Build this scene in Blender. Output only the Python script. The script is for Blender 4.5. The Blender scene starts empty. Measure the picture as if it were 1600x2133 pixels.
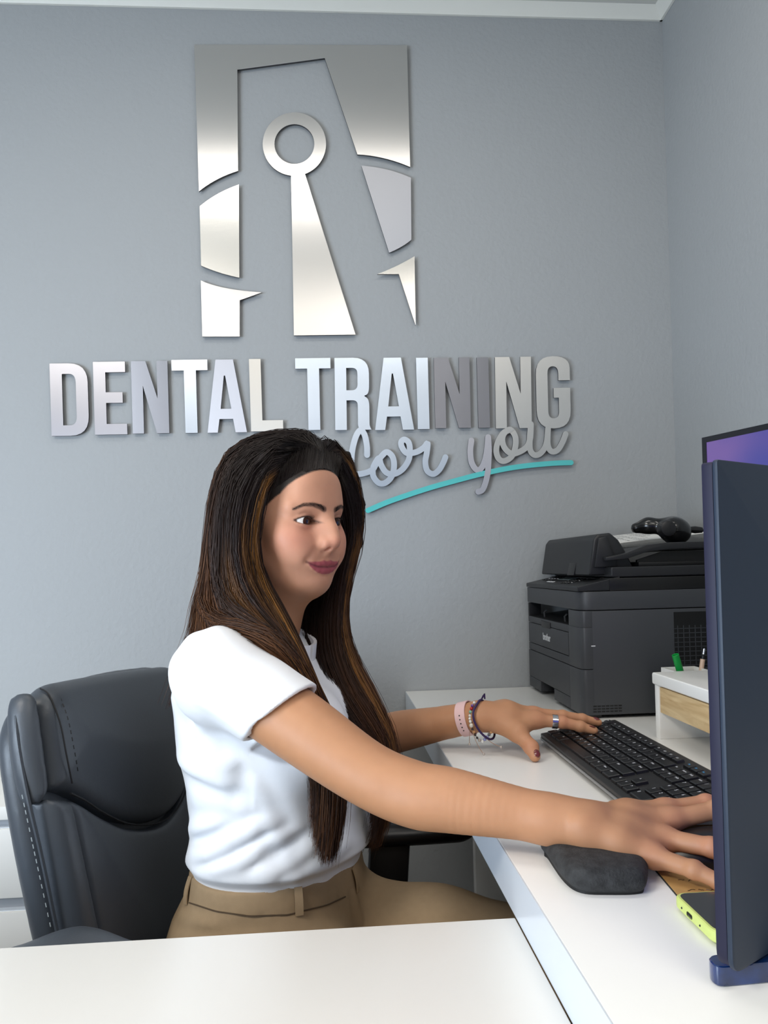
import bpy, bmesh, math, random
import numpy as np
from mathutils import Vector, Matrix, Euler, noise
from mathutils.geometry import tessellate_polygon
random.seed(7); rng = np.random.default_rng(7)
S = bpy.context.scene; COL = S.collection
# ------------------------------------------------------------------ camera
FPX, CX, CY, CZ = 1600., 800., 1158.5, 1.05
_yaw = math.atan(.072); _p = math.radians(.8); _r = .0253
_F = np.array([math.sin(_yaw)*math.cos(_p), math.cos(_yaw)*math.cos(_p), math.sin(_p)])
_R0 = np.cross(_F, [0,0,1]); _R0 /= np.linalg.norm(_R0); _U0 = np.cross(_R0, _F)
_R = _R0*math.cos(_r)-_U0*math.sin(_r); _U = _U0*math.cos(_r)+_R0*math.sin(_r)
cam = bpy.data.cameras.new('camera'); camo = bpy.data.objects.new('camera', cam); COL.objects.link(camo)
cam.sensor_width = 36; cam.lens = FPX*36/2133; cam.shift_y = 92/2133; cam.clip_start = .02
camo.matrix_world = Matrix(((_R[0],_U[0],-_F[0],0),(_R[1],_U[1],-_F[1],0),(_R[2],_U[2],-_F[2],CZ),(0,0,0,1)))
S.camera = camo
# ------------------------------------------------------------------ world, lights, exposure
S.view_settings.view_transform = 'Standard'; S.view_settings.look = 'None'
S.view_settings.gamma = 1; S.view_settings.use_curve_mapping = False
S.view_settings.exposure = 0.22
W_ = bpy.data.worlds.new('world'); S.world = W_; W_.use_nodes = True
W_.node_tree.nodes['Background'].inputs[0].default_value = (.86,.90,.95,1)
W_.node_tree.nodes['Background'].inputs[1].default_value = .17
def area(name, loc, tgt, sx, sy, power, col):
    l = bpy.data.lights.new(name, 'AREA'); l.shape = 'RECTANGLE'; l.size = sx; l.size_y = sy
    l.energy = power; l.color = col
    o = bpy.data.objects.new(name, l); COL.objects.link(o); o.location = loc
    o.rotation_euler = (Vector(tgt)-Vector(loc)).to_track_quat('-Z','Y').to_euler(); return o
# daylight of a low wide window behind and left of the camera, ceiling panels, and an added desk fill
area('window_daylight', (-1.75,-.25,.95), (-.55,1.8,.55), 1.2, .8, 44, (.70,.84,1.0))
area('ceiling_panel_light', (.0,.98,2.405), (.0,.98,0), 1.2, .16, 4.6, (1,.95,.88))
area('desk_fill_light', (-1.2,-.25,2.40), (-.9,-.1,0), .7, 1.0, 44, (1,.95,.87))  # added fill for the near desk, placed aside to stay out of sign reflections
area('ceiling_panel_light.003', (.50,-.45,2.40), (.50,-.45,0), .6, .6, 9, (1,.94,.86))
area('ceiling_panel_light.002', (-.4,-1.9,2.35), (-.1,0.8,.9), 2.2, 1.0, 9, (1,.96,.9))
# ------------------------------------------------------------------ picture-plane survey: real points on known planes
def P(x, y, X=None, Y=None, Z=None):
    d = _F+_R*(x-CX)/FPX-_U*(y-CY)/FPX
    t = X/d[0] if X is not None else Y/d[1] if Y is not None else (Z-CZ)/d[2]
    return np.array([0,0,CZ])+d*t
WALL = 1.844; SIDE = .863; CEIL = 2.417; DESK = .75
# ------------------------------------------------------------------ materials
def mat(name, col, rough=.5, metal=0, bump=0, bscale=200, spec=.5, var=0, vscale=30, coat=0, aniso=0, arot=0,
        sub=0, sheen=0, emit=None, estr=1, attr=None, detail=3, trans=0):
    m = bpy.data.materials.new(name); m.use_nodes = True; nt = m.node_tree; b = nt.nodes['Principled BSDF']
    I = b.inputs
    I['Base Color'].default_value = (*col,1); I['Roughness'].default_value = rough; I['Metallic'].default_value = metal
    I['Specular IOR Level'].default_value = spec; I['Coat Weight'].default_value = coat; I['Coat Roughness'].default_value=.12
    if sub: I['Subsurface Weight'].default_value = sub; I['Subsurface Radius'].default_value=(.012,.005,.003); I['Subsurface Scale'].default_value=1
    if sheen: I['Sheen Weight'].default_value = sheen; I['Sheen Roughness'].default_value=.5
    if trans: I['Transmission Weight'].default_value = trans
    if aniso:
        I['Anisotropic'].default_value = aniso; I['Anisotropic Rotation'].default_value = arot
        tg = nt.nodes.new('ShaderNodeTangent'); tg.direction_type='RADIAL'; tg.axis='Z'; nt.links.new(tg.outputs[0], I['Tangent'])
    tc = nt.nodes.new('ShaderNodeTexCoord')
    src = None
    if attr:
        a = nt.nodes.new('ShaderNodeAttribute'); a.attribute_name = attr; src = a.outputs['Color']; nt.links.new(src, I['Base Color'])
    if var:
        n = nt.nodes.new('ShaderNodeTexNoise'); n.inputs['Scale'].default_value = vscale; n.inputs['Detail'].default_value=4
        nt.links.new(tc.outputs['Object'], n.inputs['Vector'])
        mr = nt.nodes.new('ShaderNodeMapRange'); mr.inputs['To Min'].default_value=1-var; mr.inputs['To Max'].default_value=1+var
        mr.inputs['From Min'].default_value=.3; mr.inputs['From Max'].default_value=.7
        nt.links.new(n.outputs['Fac'], mr.inputs['Value'])
        mx = nt.nodes.new('ShaderNodeVectorMath'); mx.operation='SCALE'
        if src: nt.links.new(src, mx.inputs[0])
        else: mx.inputs[0].default_value = col
        nt.links.new(mr.outputs[0], mx.inputs['Scale']); nt.links.new(mx.outputs[0], I['Base Color'])
    if bump:
        n = nt.nodes.new('ShaderNodeTexNoise'); n.inputs['Scale'].default_value = bscale; n.inputs['Detail'].default_value=detail
        nt.links.new(tc.outputs['Object'], n.inputs['Vector'])
        bp = nt.nodes.new('ShaderNodeBump'); bp.inputs['Strength'].default_value = 1; bp.inputs['Distance'].default_value = bump
        nt.links.new(n.outputs['Fac'], bp.inputs['Height']); nt.links.new(bp.outputs[0], I['Normal'])
    if emit:
        I['Emission Color'].default_value=(*emit,1); I['Emission Strength'].default_value=estr
    return m
def nodes(m): return m.node_tree, m.node_tree.nodes['Principled BSDF']
def sr(r,g,b):   # photo 0-255 values to linear
    return tuple(((v/255)/12.92 if v/255<=.04045 else ((v/255+.055)/1.055)**2.4) for v in (r,g,b))
# ------------------------------------------------------------------ geometry helpers
class G:
    """a bag of polygons in world metres, linked later as one mesh"""
    def __init__(s): s.v=[]; s.f=[]; s.mi=[]
    def add(s, vs, fs, mi=0):
        b=len(s.v); s.v += [tuple(map(float,v)) for v in vs]; s.f += [tuple(b+i for i in f) for f in fs]; s.mi += [mi]*len(fs); return s
    def box(s, a, b, bev=0, seg=2, mi=0, M=None):
        bm=bmesh.new(); bmesh.ops.create_cube(bm,size=1)
        a=Vector(a); b=Vector(b)
        for v in bm.verts: v.co = Vector([a[i]+(v.co[i]+.5)*(b[i]-a[i]) for i in range(3)])
        if bev: bmesh.ops.bevel(bm, geom=bm.edges[:], offset=bev, segments=seg, affect='EDGES', profile=.6)
        if M is not None: bm.transform(M)
        return s.bm(bm,mi)
    def bm(s,bm,mi=0):
        bm.verts.index_update(); s.add([v.co for v in bm.verts],[[v.index for v in f.verts] for f in bm.faces],mi); bm.free(); return s
    def prism(s, poly, axis, a, b, bev=0, mi=0, holes=(), mside=None, seg=2):
        """poly: 2D outline in the plane normal to axis ('x': (y,z), 'y': (x,z), 'z': (x,y)), from a to b"""
        def q(p,t): return {'x':(t,p[0],p[1]),'y':(p[0],t,p[1]),'z':(p[0],p[1],t)}[axis]
        if bev and not holes:
            bm=bmesh.new(); vs=[bm.verts.new(q(p,a)) for p in poly]; f=bm.faces.new(vs)
            r=bmesh.ops.extrude_face_region(bm,geom=[f]); 
            for e in r['geom']:
                if isinstance(e,bmesh.types.BMVert):
                    c=list(e.co); c['xyz'.index(axis)]=b; e.co=c
            bmesh.ops.recalc_face_normals(bm,faces=bm.faces[:])
            es=[e for e in bm.edges if e.is_manifold and e.calc_face_angle(0)>.5]
            bmesh.ops.bevel(bm,geom=es,offset=bev,segments=seg,affect='EDGES',profile=.6,clamp_overlap=True)
            return s.bm(bm,mi)
        loops=[list(poly)]+[list(h) for h in holes]
        tri=tessellate_polygon([[Vector((p[0],p[1],0)) for p in L] for L in loops])
        allp=[p for L in loops for p in L]; n=len(allp)
        vs=[q(p,a) for p in allp]+[q(p,b) for p in allp]
        fs=[tuple(t) for t in tri]+[tuple(n+i for i in reversed(t)) for t in tri]
        s.add(vs,fs,mi)
        o=0; sf=[]
        for L in loops:
            k=len(L); sf += [(o+i,o+(i+1)%k,n+o+(i+1)%k,n+o+i) for i in range(k)]; o+=k
        s.add(vs,sf,mi if mside is None else mside); return s
    def tube(s, pts, r, n=8, mi=0, cap=True, flat=None):
        pts=[Vector(p) for p in pts]; k=len(pts); rs=r if hasattr(r,'__len__') else [r]*k
        up=None; vs=[]
        for i,p in enumerate(pts):
            t=(pts[min(i+1,k-1)]-pts[max(i-1,0)]).normalized()
            if up is None: up=t.orthogonal().normalized()
            up=(up-t*up.dot(t)); up = up.normalized() if up.length>1e-6 else t.orthogonal().normalized()
            w=t.cross(up)
            for j in range(n):
                a=2*math.pi*j/n; vs.append(p+(up*math.cos(a)+w*math.sin(a))*rs[i])
        fs=[(i*n+j,i*n+(j+1)%n,(i+1)*n+(j+1)%n,(i+1)*n+j) for i in range(k-1) for j in range(n)]
        if cap: fs += [tuple(range(n-1,-1,-1)), tuple((k-1)*n+j for j in range(n))]
        return s.add(vs,fs,mi)
    def lathe(s, prof, c, axis=(0,0,1), n=24, mi=0):
        ax=Vector(axis).normalized(); u=ax.orthogonal().normalized(); w=ax.cross(u); c=Vector(c)
        vs=[c+ax*h+(u*math.cos(2*math.pi*j/n)+w*math.sin(2*math.pi*j/n))*r for r,h in prof for j in range(n)]
        k=len(prof); fs=[(i*n+j,i*n+(j+1)%n,(i+1)*n+(j+1)%n,(i+1)*n+j) for i in range(k-1) for j in range(n)]
        fs += [tuple(range(n-1,-1,-1)), tuple((k-1)*n+j for j in range(n))]
        return s.add(vs,fs,mi)
    def ball(s, c, r, M=None, seg=12, mi=0, sc=(1,1,1)):
        bm=bmesh.new(); bmesh.ops.create_uvsphere(bm,u_segments=seg,v_segments=max(6,seg//2+1),radius=1)
        for v in bm.verts: v.co=Vector((v.co.x*sc[0]*r,v.co.y*sc[1]*r,v.co.z*sc[2]*r))
        if M is not None: bm.transform(M)
        for v in bm.verts: v.co += Vector(c)
        return s.bm(bm,mi)
def link(name, me, mats, parent=None, smooth=True, angle=35):
    for m in (mats if isinstance(mats,(list,tuple)) else [mats]): me.materials.append(m)
    o=bpy.data.objects.new(name,me); COL.objects.link(o)
    if parent is not None: o.parent=parent
    if smooth: me.shade_smooth()
    if smooth and angle<180:
        me.set_sharp_from_angle(angle=math.radians(angle))
    return o
def world_loc(o):
    l=Vector(o.location)
    while o.parent is not None: o=o.parent; l=l+Vector(o.location)
    return l
def part(name, g, mats, parent=None, smooth=True, angle=35, fix=True):
    """link G as a mesh; vertices are given in world metres, the object sits at its parent's origin"""
    off=world_loc(parent) if parent is not None else Vector((0,0,0))
    me=bpy.data.meshes.new(name); me.from_pydata([(v[0]-off[0],v[1]-off[1],v[2]-off[2]) for v in g.v],[],g.f)
    me.polygons.foreach_set('material_index',g.mi); 
    if fix:
        bm=bmesh.new(); bm.from_mesh(me); bmesh.ops.remove_doubles(bm,verts=bm.verts,dist=1e-6); bmesh.ops.recalc_face_normals(bm,faces=bm.faces[:]); bm.to_mesh(me); bm.free()
    me.update(); return link(name,me,mats,parent,smooth,angle)
def tag(o,label=None,cat=None,group=None,kind=None):
    if label: o['label']=label
    if cat: o['category']=cat
    if group: o['group']=group
    if kind: o['kind']=kind
    return o
def thing(name,label,cat,loc=(0,0,0),rot=(0,0,0),group=None):
    o=bpy.data.objects.new(name,None); o.empty_display_size=.02; COL.objects.link(o); o.location=loc; o.rotation_euler=rot
    return tag(o,label,cat,group)
def struct(name,g,m,**k): return tag(part(name,g,m,**k),kind='structure')
def cr(pts, n=8, closed=False):
    """Catmull-Rom through the points"""
    p=[np.array(q,float) for q in pts]; k=len(p); out=[]
    g=(lambda i:p[i%k]) if closed else (lambda i:p[min(max(i,0),k-1)])
    for i in range(k if closed else k-1):
        a,b,c,d=g(i-1),g(i),g(i+1),g(i+2)
        for j in range(n):
            t=j/n; out.append(.5*((2*b)+(-a+c)*t+(2*a-5*b+4*c-d)*t*t+(-a+3*b-3*c+d)*t**3))
    if not closed: out.append(p[-1])
    return out
def arcpts(a,b,c,n=10):
    """parabola-like arc a->c passing near b"""
    a,b,c=map(np.array,(a,b,c)); k=2*b-.5*(a+c)
    return [tuple((1-t)**2*a+2*t*(1-t)*k+t*t*c) for t in np.linspace(0,1,n)]
def rpoly(pts, seg=6):
    """polygon whose vertices may carry a corner radius (x,y,r)"""
    out=[]; n=len(pts)
    for i,p in enumerate(pts):
        r=p[2] if len(p)>2 else 0; c=Vector(p[:2])
        if not r: out.append(tuple(c)); continue
        a=Vector(pts[i-1][:2])-c; b=Vector(pts[(i+1)%n][:2])-c
        ra=min(r,a.length*.5); rb=min(r,b.length*.5)
        s=c+a.normalized()*ra; e=c+b.normalized()*rb
        for t in np.linspace(0,1,seg+1):
            out.append(tuple(s*(1-t)**2*1+c*2*t*(1-t)+e*t*t))
    return [q for i,q in enumerate(out) if (q[0]-out[i-1][0])**2+(q[1]-out[i-1][1])**2>1e-12]
def text_geo(txt, size, depth=0, bold=0, space=1):
    c=bpy.data.curves.new('t','FONT'); c.body=txt; c.size=size; c.extrude=depth; c.offset=bold; c.align_x='CENTER'; c.align_y='CENTER'
    c.resolution_u=2; c.space_character=space
    o=bpy.data.objects.new('t',c); COL.objects.link(o); dg=bpy.context.evaluated_depsgraph_get(); me=bpy.data.meshes.new_from_object(o.evaluated_get(dg))
    g=([v.co.copy() for v in me.vertices],[tuple(p.vertices) for p in me.polygons])
    bpy.data.objects.remove(o); bpy.data.curves.remove(c); bpy.data.meshes.remove(me); return g
# ------------------------------------------------------------------ implicit surfaces: smooth bodies, cloth, cushions
def smin(a,b,k):
    if k<=0: return np.minimum(a,b)
    h=np.maximum(k-np.abs(a-b),0)/k; return np.minimum(a,b)-h*h*k*.25
def smax(a,b,k): return -smin(-a,-b,k)
class SDF:
    """sequence of operations; each one only touches space near its own bounding sphere"""
    def __init__(s): s.ops=[]
    def op(s,c,r,fn,ch=0): s.ops.append((np.array(c,float),float(r),fn,ch)); return s
    def _mode(s,f,k,mode):
        if mode=='u': return lambda p,d: smin(d,f(p),k)
        if mode=='s': return lambda p,d: smax(d,-f(p),k)
        return lambda p,d: smax(d,f(p),k)
    def cone(s,a,b,ra,rb=None,k=.01,mode='u',ch=0,flat=None):
        """tapered capsule; flat=(direction, factor) thins the section along direction"""
        rb=ra if rb is None else rb; a=np.array(a,float); b=np.array(b,float); ab=b-a; L2=max(ab@ab,1e-12)
        if flat is None:
            def f(p):
                q=p-a; t=np.clip((q@ab)/L2,0,1); w=q-t[...,None]*ab
                return np.sqrt((w*w).sum(-1))-(ra+(rb-ra)*t)
        else:
            n=np.array(flat[0],float); n/=np.linalg.norm(n); fl=flat[1]
            def f(p):
                q=p-a; t=np.clip((q@ab)/L2,0,1); w=q-t[...,None]*ab; wn=w@n
                l=np.sqrt((w*w).sum(-1)+wn*wn*(1/fl**2-1))
                return (l-(ra+(rb-ra)*t))*(1+fl)/2
        return s.op((a+b)/2, np.linalg.norm(ab)/2+max(ra,rb)+k, s._mode(f,k,mode), ch)
    def chain(s,pts,rs,k=.01,ch=0,flat=None,mode='u'):
        for i in range(len(pts)-1): s.cone(pts[i],pts[i+1],rs[i],rs[i+1],k,mode,ch,flat)
        return s
    def limb(s,pts,rs,k=.01,n=5,mode='u',ch=0):
        """one smooth tapering limb: position and radius both splined along the joints"""
        q=np.array(cr([list(p)+[r] for p,r in zip(pts,rs)],n)); C=q[:,:3]; Rr=q[:,3]; c=C.mean(0); R=np.linalg.norm(C-c,axis=1).max()+Rr.max()+k
        def f(p):
            best=None
            for i in range(len(C)-1):
                ab=C[i+1]-C[i]; w=p-C[i]; t=np.clip((w@ab)/(ab@ab),0,1); w=w-t[...,None]*ab; d=np.sqrt((w*w).sum(-1))-(Rr[i]+(Rr[i+1]-Rr[i])*t)
                best=d if best is None else np.minimum(best,d)
            return best
        return s.op(c,R,s._mode(f,k,mode),ch)
    def ell(s,c,r,M=None,k=.01,mode='u',ch=0):
        """ellipsoid; M rows are its local axes"""
        c=np.array(c,float); r=np.array(r,float); M=np.eye(3) if M is None else np.array(M,float)
        def f(p):
            q=(p-c)@M.T; k0=np.sqrt(((q/r)**2).sum(-1)); k1=np.sqrt(((q/r**2)**2).sum(-1))
            return k0*(k0-1)/np.maximum(k1,1e-9)
        return s.op(c,r.max()*1.15+k*2,s._mode(f,k,mode),ch)
    def fn(s,c,r,f,k=0,mode='u',ch=0): return s.op(c,r,s._mode(f,k,mode),ch)
    def disp(s,c,r,f,ch=0): return s.op(c,r,lambda p,d:d+f(p),ch)
    def bump(s,c,sig,amp,M=None):
        """gaussian swelling (amp>0) or hollow (amp<0); sig per local axis"""
        c=np.array(c,float); sig=np.array(sig,float)*np.ones(3); M=np.eye(3) if M is None else np.array(M,float)
        return s.disp(c,sig.max()*2.6,lambda p: -amp*np.exp(-.5*((((p-c)@M.T)/sig)**2).sum(-1)))
    def crease(s,pts,wid,amp):
        """ridge (amp>0) or furrow along a polyline"""
        pts=[np.array(p,float) for p in pts]
        for a,b in zip(pts[:-1],pts[1:]):
            pass
        c=sum(pts)/len(pts); R=max(np.linalg.norm(p-c) for p in pts)+wid*2.6
        def f(p):
            best=None
            for a,b in zip(pts[:-1],pts[1:]):
                ab=b-a; q=p-a; t=np.clip((q@ab)/(ab@ab),0,1); w=q-t[...,None]*ab; d=(w*w).sum(-1)
                best=d if best is None else np.minimum(best,d)
            # fade at the ends
            L=(pts[-1]-pts[0]); u=np.clip(((p-pts[0])@L)/(L@L),0,1); fade=np.clip(np.minimum(u,1-u)*5,.0,1)
            return -amp*np.exp(-.5*best/wid**2)*fade
        return s.disp(c,R,f)
    def ev(s,p,centre=None,rad=None,coarse=False):
        """p: (B,...,3) blocks with centres; channel 0 is the main mass, others blend on their own"""
        B=p.shape[0]; sh=p.shape[:-1]; chs=sorted({o[3] for o in s.ops}); D={c:np.full(sh,1.0,np.float32) for c in chs}
        for c,r,fn,ch in s.ops:
            if centre is None: m=slice(None)
            else:
                m=np.nonzero(((centre-c)**2).sum(-1)<(r+rad)**2)[0]
                if len(m)==0: continue
            pm=p[m]; old=D[ch][m]; D[ch][m]=fn(pm,old) if coarse else np.where(((pm-c)**2).sum(-1)<r*r,fn(pm,old),old)
        d=D[0]; out=d
        for ch in chs:
            if ch==0: continue
            e=D[ch]; m=(e<.5).reshape(B,-1).any(1)
            if m.any(): out=out.copy() if out is d else out; out[m]=np.minimum(out[m],smin(d[m],e[m],s.kc.get(ch,.008)))
        return out
    kc={}
    def mesh(s,lo,hi,h,n=12):
        lo=np.array(lo,float); hi=np.array(hi,float); bs=h*n; nb=np.ceil((hi-lo)/bs).astype(int)
        I=np.stack(np.meshgrid(*[np.arange(k) for k in nb],indexing='ij'),-1).reshape(-1,3)
        cen=lo+(I+.5)*bs; rad=bs*.87+h*2
        dc=s.ev(cen[:,None,:],cen,rad*1.5,True)[:,0]
        keep=np.abs(dc)<rad*1.5; I=I[keep]; cen=cen[keep]
        g=np.arange(n+1); off=np.stack(np.meshgrid(g,g,g,indexing='ij'),-1)
        NT=nb*n+2
        key=lambda c:(c[...,0].astype(np.int64)*NT[1]+c[...,1])*NT[2]+c[...,2]
        CK=[];CP=[];EK=[[],[],[]];ES=[[],[],[]]
        for st in range(0,len(I),400):
            Ib=I[st:st+400]; G0=Ib[:,None,None,None,:]*n+off[None]; pp=(lo+G0*h)
            d=s.ev(pp,cen[st:st+400],rad).astype(np.float64)
            ins=d<0
            c8=[ins[:,i:n+i,j:n+j,k:n+k] for i in(0,1) for j in(0,1) for k in(0,1)]
            cnt=sum(c.astype(np.int8) for c in c8); act=(cnt>0)&(cnt<8)
            b,i,j,k=np.nonzero(act)
            if len(b)==0: continue
            base=np.stack([i,j,k],-1); acc=np.zeros((len(b),3)); w=np.zeros(len(b))
            for ax in range(3):
                e=np.zeros(3,int); e[ax]=1; o1,o2=[a for a in range(3) if a!=ax]
                for u in(0,1):
                    for v in(0,1):
                        q=base.copy(); q[:,o1]+=u; q[:,o2]+=v
                        d0=d[b,q[:,0],q[:,1],q[:,2]]; d1=d[b,q[:,0]+e[0],q[:,1]+e[1],q[:,2]+e[2]]
                        m=(d0<0)!=(d1<0); t=np.where(m,d0/np.where(m,d0-d1,1),0)
                        pt=q-base+0.; pt[:,ax]+=t; acc+=pt*m[:,None]; w+=m
            vp=lo+(Ib[b]*n+base+acc/w[:,None])*h
            CK.append(key(Ib[b]*n+base)); CP.append(vp)
            for ax in range(3):
                A=ins[:,:n,:n,:n]; e=[0,0,0]; e[ax]=1; Bv=ins[:,e[0]:n+e[0],e[1]:n+e[1],e[2]:n+e[2]]
                b2,i2,j2,k2=np.nonzero(A!=Bv)
                EK[ax].append(Ib[b2]*n+np.stack([i2,j2,k2],-1)); ES[ax].append(A[b2,i2,j2,k2])
        CK=np.concatenate(CK); CP=np.concatenate(CP); o=np.argsort(CK); CK=CK[o]; CP=CP[o]
        F=[]
        for ax in range(3):
            if not EK[ax]: continue
            c=np.concatenate(EK[ax]); sg=np.concatenate(ES[ax]); o1,o2=[(1,2),(2,0),(0,1)][ax]
            ok=(c[:,o1]>0)&(c[:,o2]>0); c=c[ok]; sg=sg[ok]; q=[]
            for u,v in((1,1),(0,1),(0,0),(1,0)):
                cc=c.copy(); cc[:,o1]-=u; cc[:,o2]-=v; kk=key(cc); ix=np.searchsorted(CK,kk); ix=np.minimum(ix,len(CK)-1)
                q.append(np.where(CK[ix]==kk,ix,-1))
            q=np.stack(q,1); q[~sg]=q[~sg][:,::-1]; F.append(q[(q>=0).all(1)])
        F=np.concatenate(F)
        return CP,F
def smooth_v(V,F,it=1,lam=.5):
    for _ in range(it):
        acc=np.zeros_like(V); w=np.zeros(len(V))
        for a,b in((0,1),(1,2),(2,3),(3,0)):
            for x,y in((a,b),(b,a)):
                for c in range(3): acc[:,c]+=np.bincount(F[:,x],V[F[:,y],c],len(V))
                w+=np.bincount(F[:,x],minlength=len(V))
        V=V+(acc/np.maximum(w,1)[:,None]-V)*lam
    return V
def npmesh(name,V,F,mats,parent=None,col=None,angle=180,smooth=True):
    off=np.array(world_loc(parent)) if parent is not None else np.zeros(3)
    me=bpy.data.meshes.new(name); me.vertices.add(len(V)); me.vertices.foreach_set('co',(V-off).astype(np.float32).ravel())
    k=F.shape[1]; me.loops.add(F.size); me.loops.foreach_set('vertex_index',F.astype(np.int32).ravel())
    me.polygons.add(len(F)); me.polygons.foreach_set('loop_start',np.arange(0,F.size,k,dtype=np.int32)); me.polygons.foreach_set('loop_total',np.full(len(F),k,np.int32))
    me.update(calc_edges=True); me.validate()
    if col is not None:
        a=me.color_attributes.new('tint','FLOAT_COLOR','POINT'); c4=np.ones((len(V),4),np.float32); c4[:,:3]=col; a.data.foreach_set('color',c4.ravel())
    return link(name,me,mats,parent,smooth,angle)
def soft(name,sdf,lo,hi,h,mats,parent=None,it=1,**k):
    V,F=sdf.mesh(lo,hi,h); V=smooth_v(V,F,it) if it else V
    return npmesh(name,V,F,mats,parent,**k)
def poly_sd(P2,poly):
    """signed distance in 2D to a polygon"""
    poly=np.array(poly,float); d=np.full(P2.shape[:-1],1e9); s=np.ones(P2.shape[:-1])
    for i in range(len(poly)):
        a=poly[i]; b=poly[i-1]; e=b-a; w=P2-a; t=np.clip((w@e)/max(e@e,1e-14),0,1); q=w-t[...,None]*e; d=np.minimum(d,(q*q).sum(-1))
        c1=P2[...,1]>=a[1]; c2=P2[...,1]<b[1]; c3=e[0]*w[...,1]>e[1]*w[...,0]
        s=np.where((c1&c2&c3)|(~c1&~c2&~c3),-s,s)
    return s*np.sqrt(d)
def pad(poly,O,A,B,N,h0,puff,rnd,soft=.03):
    """cushion: outline poly in (A,B) axes at O, half-thickness h0 swelling by puff along N, edge rounding rnd"""
    O,A,B,N=[np.array(q,float) for q in (O,A,B,N)]
    def f(p):
        q=p-O; u=np.stack([q@A,q@B],-1); t=q@N; d2=poly_sd(u,poly)
        hh=h0+puff*(1-np.exp(np.minimum(d2,0)/soft)); a=np.maximum(d2+rnd,0); b=np.maximum(np.abs(t)-hh+rnd,0)
        return np.sqrt(a*a+b*b)-rnd+np.minimum(np.maximum(d2+rnd,np.abs(t)-hh+rnd),0)
    return f
# ------------------------------------------------------------------ the room
M_wall=mat('painted plaster',sr(158,161,163),.62,bump=.0012,bscale=95,detail=5,spec=.35)
M_ceil=mat('ceiling paint',sr(205,205,200),.8,bump=.0004,bscale=150)
M_trim=mat('white trim',sr(225,225,218),.5)
M_floor=mat('floor vinyl',sr(120,112,104),.5,var=.08,vscale=12)
M_white=mat('white laminate',sr(242,241,237),.28,bump=.00003,bscale=900,spec=.5)
M_lam=mat('white laminate edge',sr(215,222,230),.22,spec=.6)
M_black=mat('black plastic',sr(26,26,28),.38,bump=.00004,bscale=1500)
M_dark=mat('matte black',sr(14,14,15),.6)
struct('floor',G().box((-3.2,-3.2,-.1),(SIDE+.1,WALL+.1,0)),M_floor)
struct('ceiling',G().box((-3.2,-3.2,CEIL),(SIDE+.1,WALL+.1,CEIL+.1)),M_ceil)
struct('wall_back',G().box((-3.2,WALL,0),(SIDE+.1,WALL+.1,CEIL)),M_wall)
struct('wall_right',G().box((SIDE,-3.2,0),(SIDE+.1,WALL,CEIL)),M_wall)
def moulding(x0,x1,along):
    pr=[(0,0),(0,-.035),(-.006,-.035),(-.010,-.028),(-.022,-.018),(-.030,-.010),(-.040,-.006),(-.040,0)]
    if along=='x': return G().prism([(WALL+a-.0005,CEIL+b+.012) for a,b in pr],'x',-3.2,SIDE)
    return G().prism([(SIDE+a-.0005,CEIL+b+.012) for a,b in pr],'y',-3.2,WALL)
struct('trim_1',moulding(-3.2,SIDE,'x'),M_trim); struct('trim_2',moulding(-3.2,SIDE,'y'),M_trim)
# ------------------------------------------------------------------ wall sign
M_edge=mat('sign core',sr(30,30,38),.5)
def brushed(name,tone,rot,rough=.3):
    m=mat(name,tone,rough,1,aniso=.75,arot=rot); nt,b=nodes(m)
    tc=nt.nodes.new('ShaderNodeTexCoord'); mp=nt.nodes.new('ShaderNodeMapping'); mp.inputs['Scale'].default_value=(9,9,2600)
    mp.inputs['Rotation'].default_value=(0,rot*math.pi*2,0)
    n=nt.nodes.new('ShaderNodeTexNoise'); n.inputs['Scale'].default_value=1; n.inputs['Detail'].default_value=3
    nt.links.new(tc.outputs['Object'],mp.inputs[0]); nt.links.new(mp.outputs[0],n.inputs['Vector'])
    bp=nt.nodes.new('ShaderNodeBump'); bp.inputs['Distance'].default_value=.00002; nt.links.new(n.outputs['Fac'],bp.inputs['Height']); nt.links.new(bp.outputs[0],b.inputs['Normal'])
    return m
GAP=.007; TH=.005; FRONT=WALL-GAP-TH
def wp(x,y):
    q=P(x,y,Y=FRONT); return (q[0],q[2])
def plate(name,outline,label,cat,m,group,holes=(),studs=(),tilt=0):
    """a flat metal plate on short studs; the front face catches the room, the core is dark"""
    pts=[wp(*p) for p in outline]; hs=[[wp(*p) for p in h] for h in holes]
    cx=sum(p[0] for p in pts)/len(pts); cz=sum(p[1] for p in pts)/len(pts)
    t=thing(name,label,cat,(cx,WALL,cz),group=group)
    g=G().prism(pts,'y',FRONT+.0008,FRONT+TH,holes=hs); part('core',g,M_edge,t,smooth=False)
    g=G().prism(pts,'y',FRONT,FRONT+.0008,holes=hs); fo=part('face',g,m,t,smooth=False)
    for s in studs:
        q=wp(*s); part('stud',G().lathe([(.003,0),(.003,GAP)],(q[0],FRONT+TH,q[1]),(0,1,0),8),M_edge,t)
    return t
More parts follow.
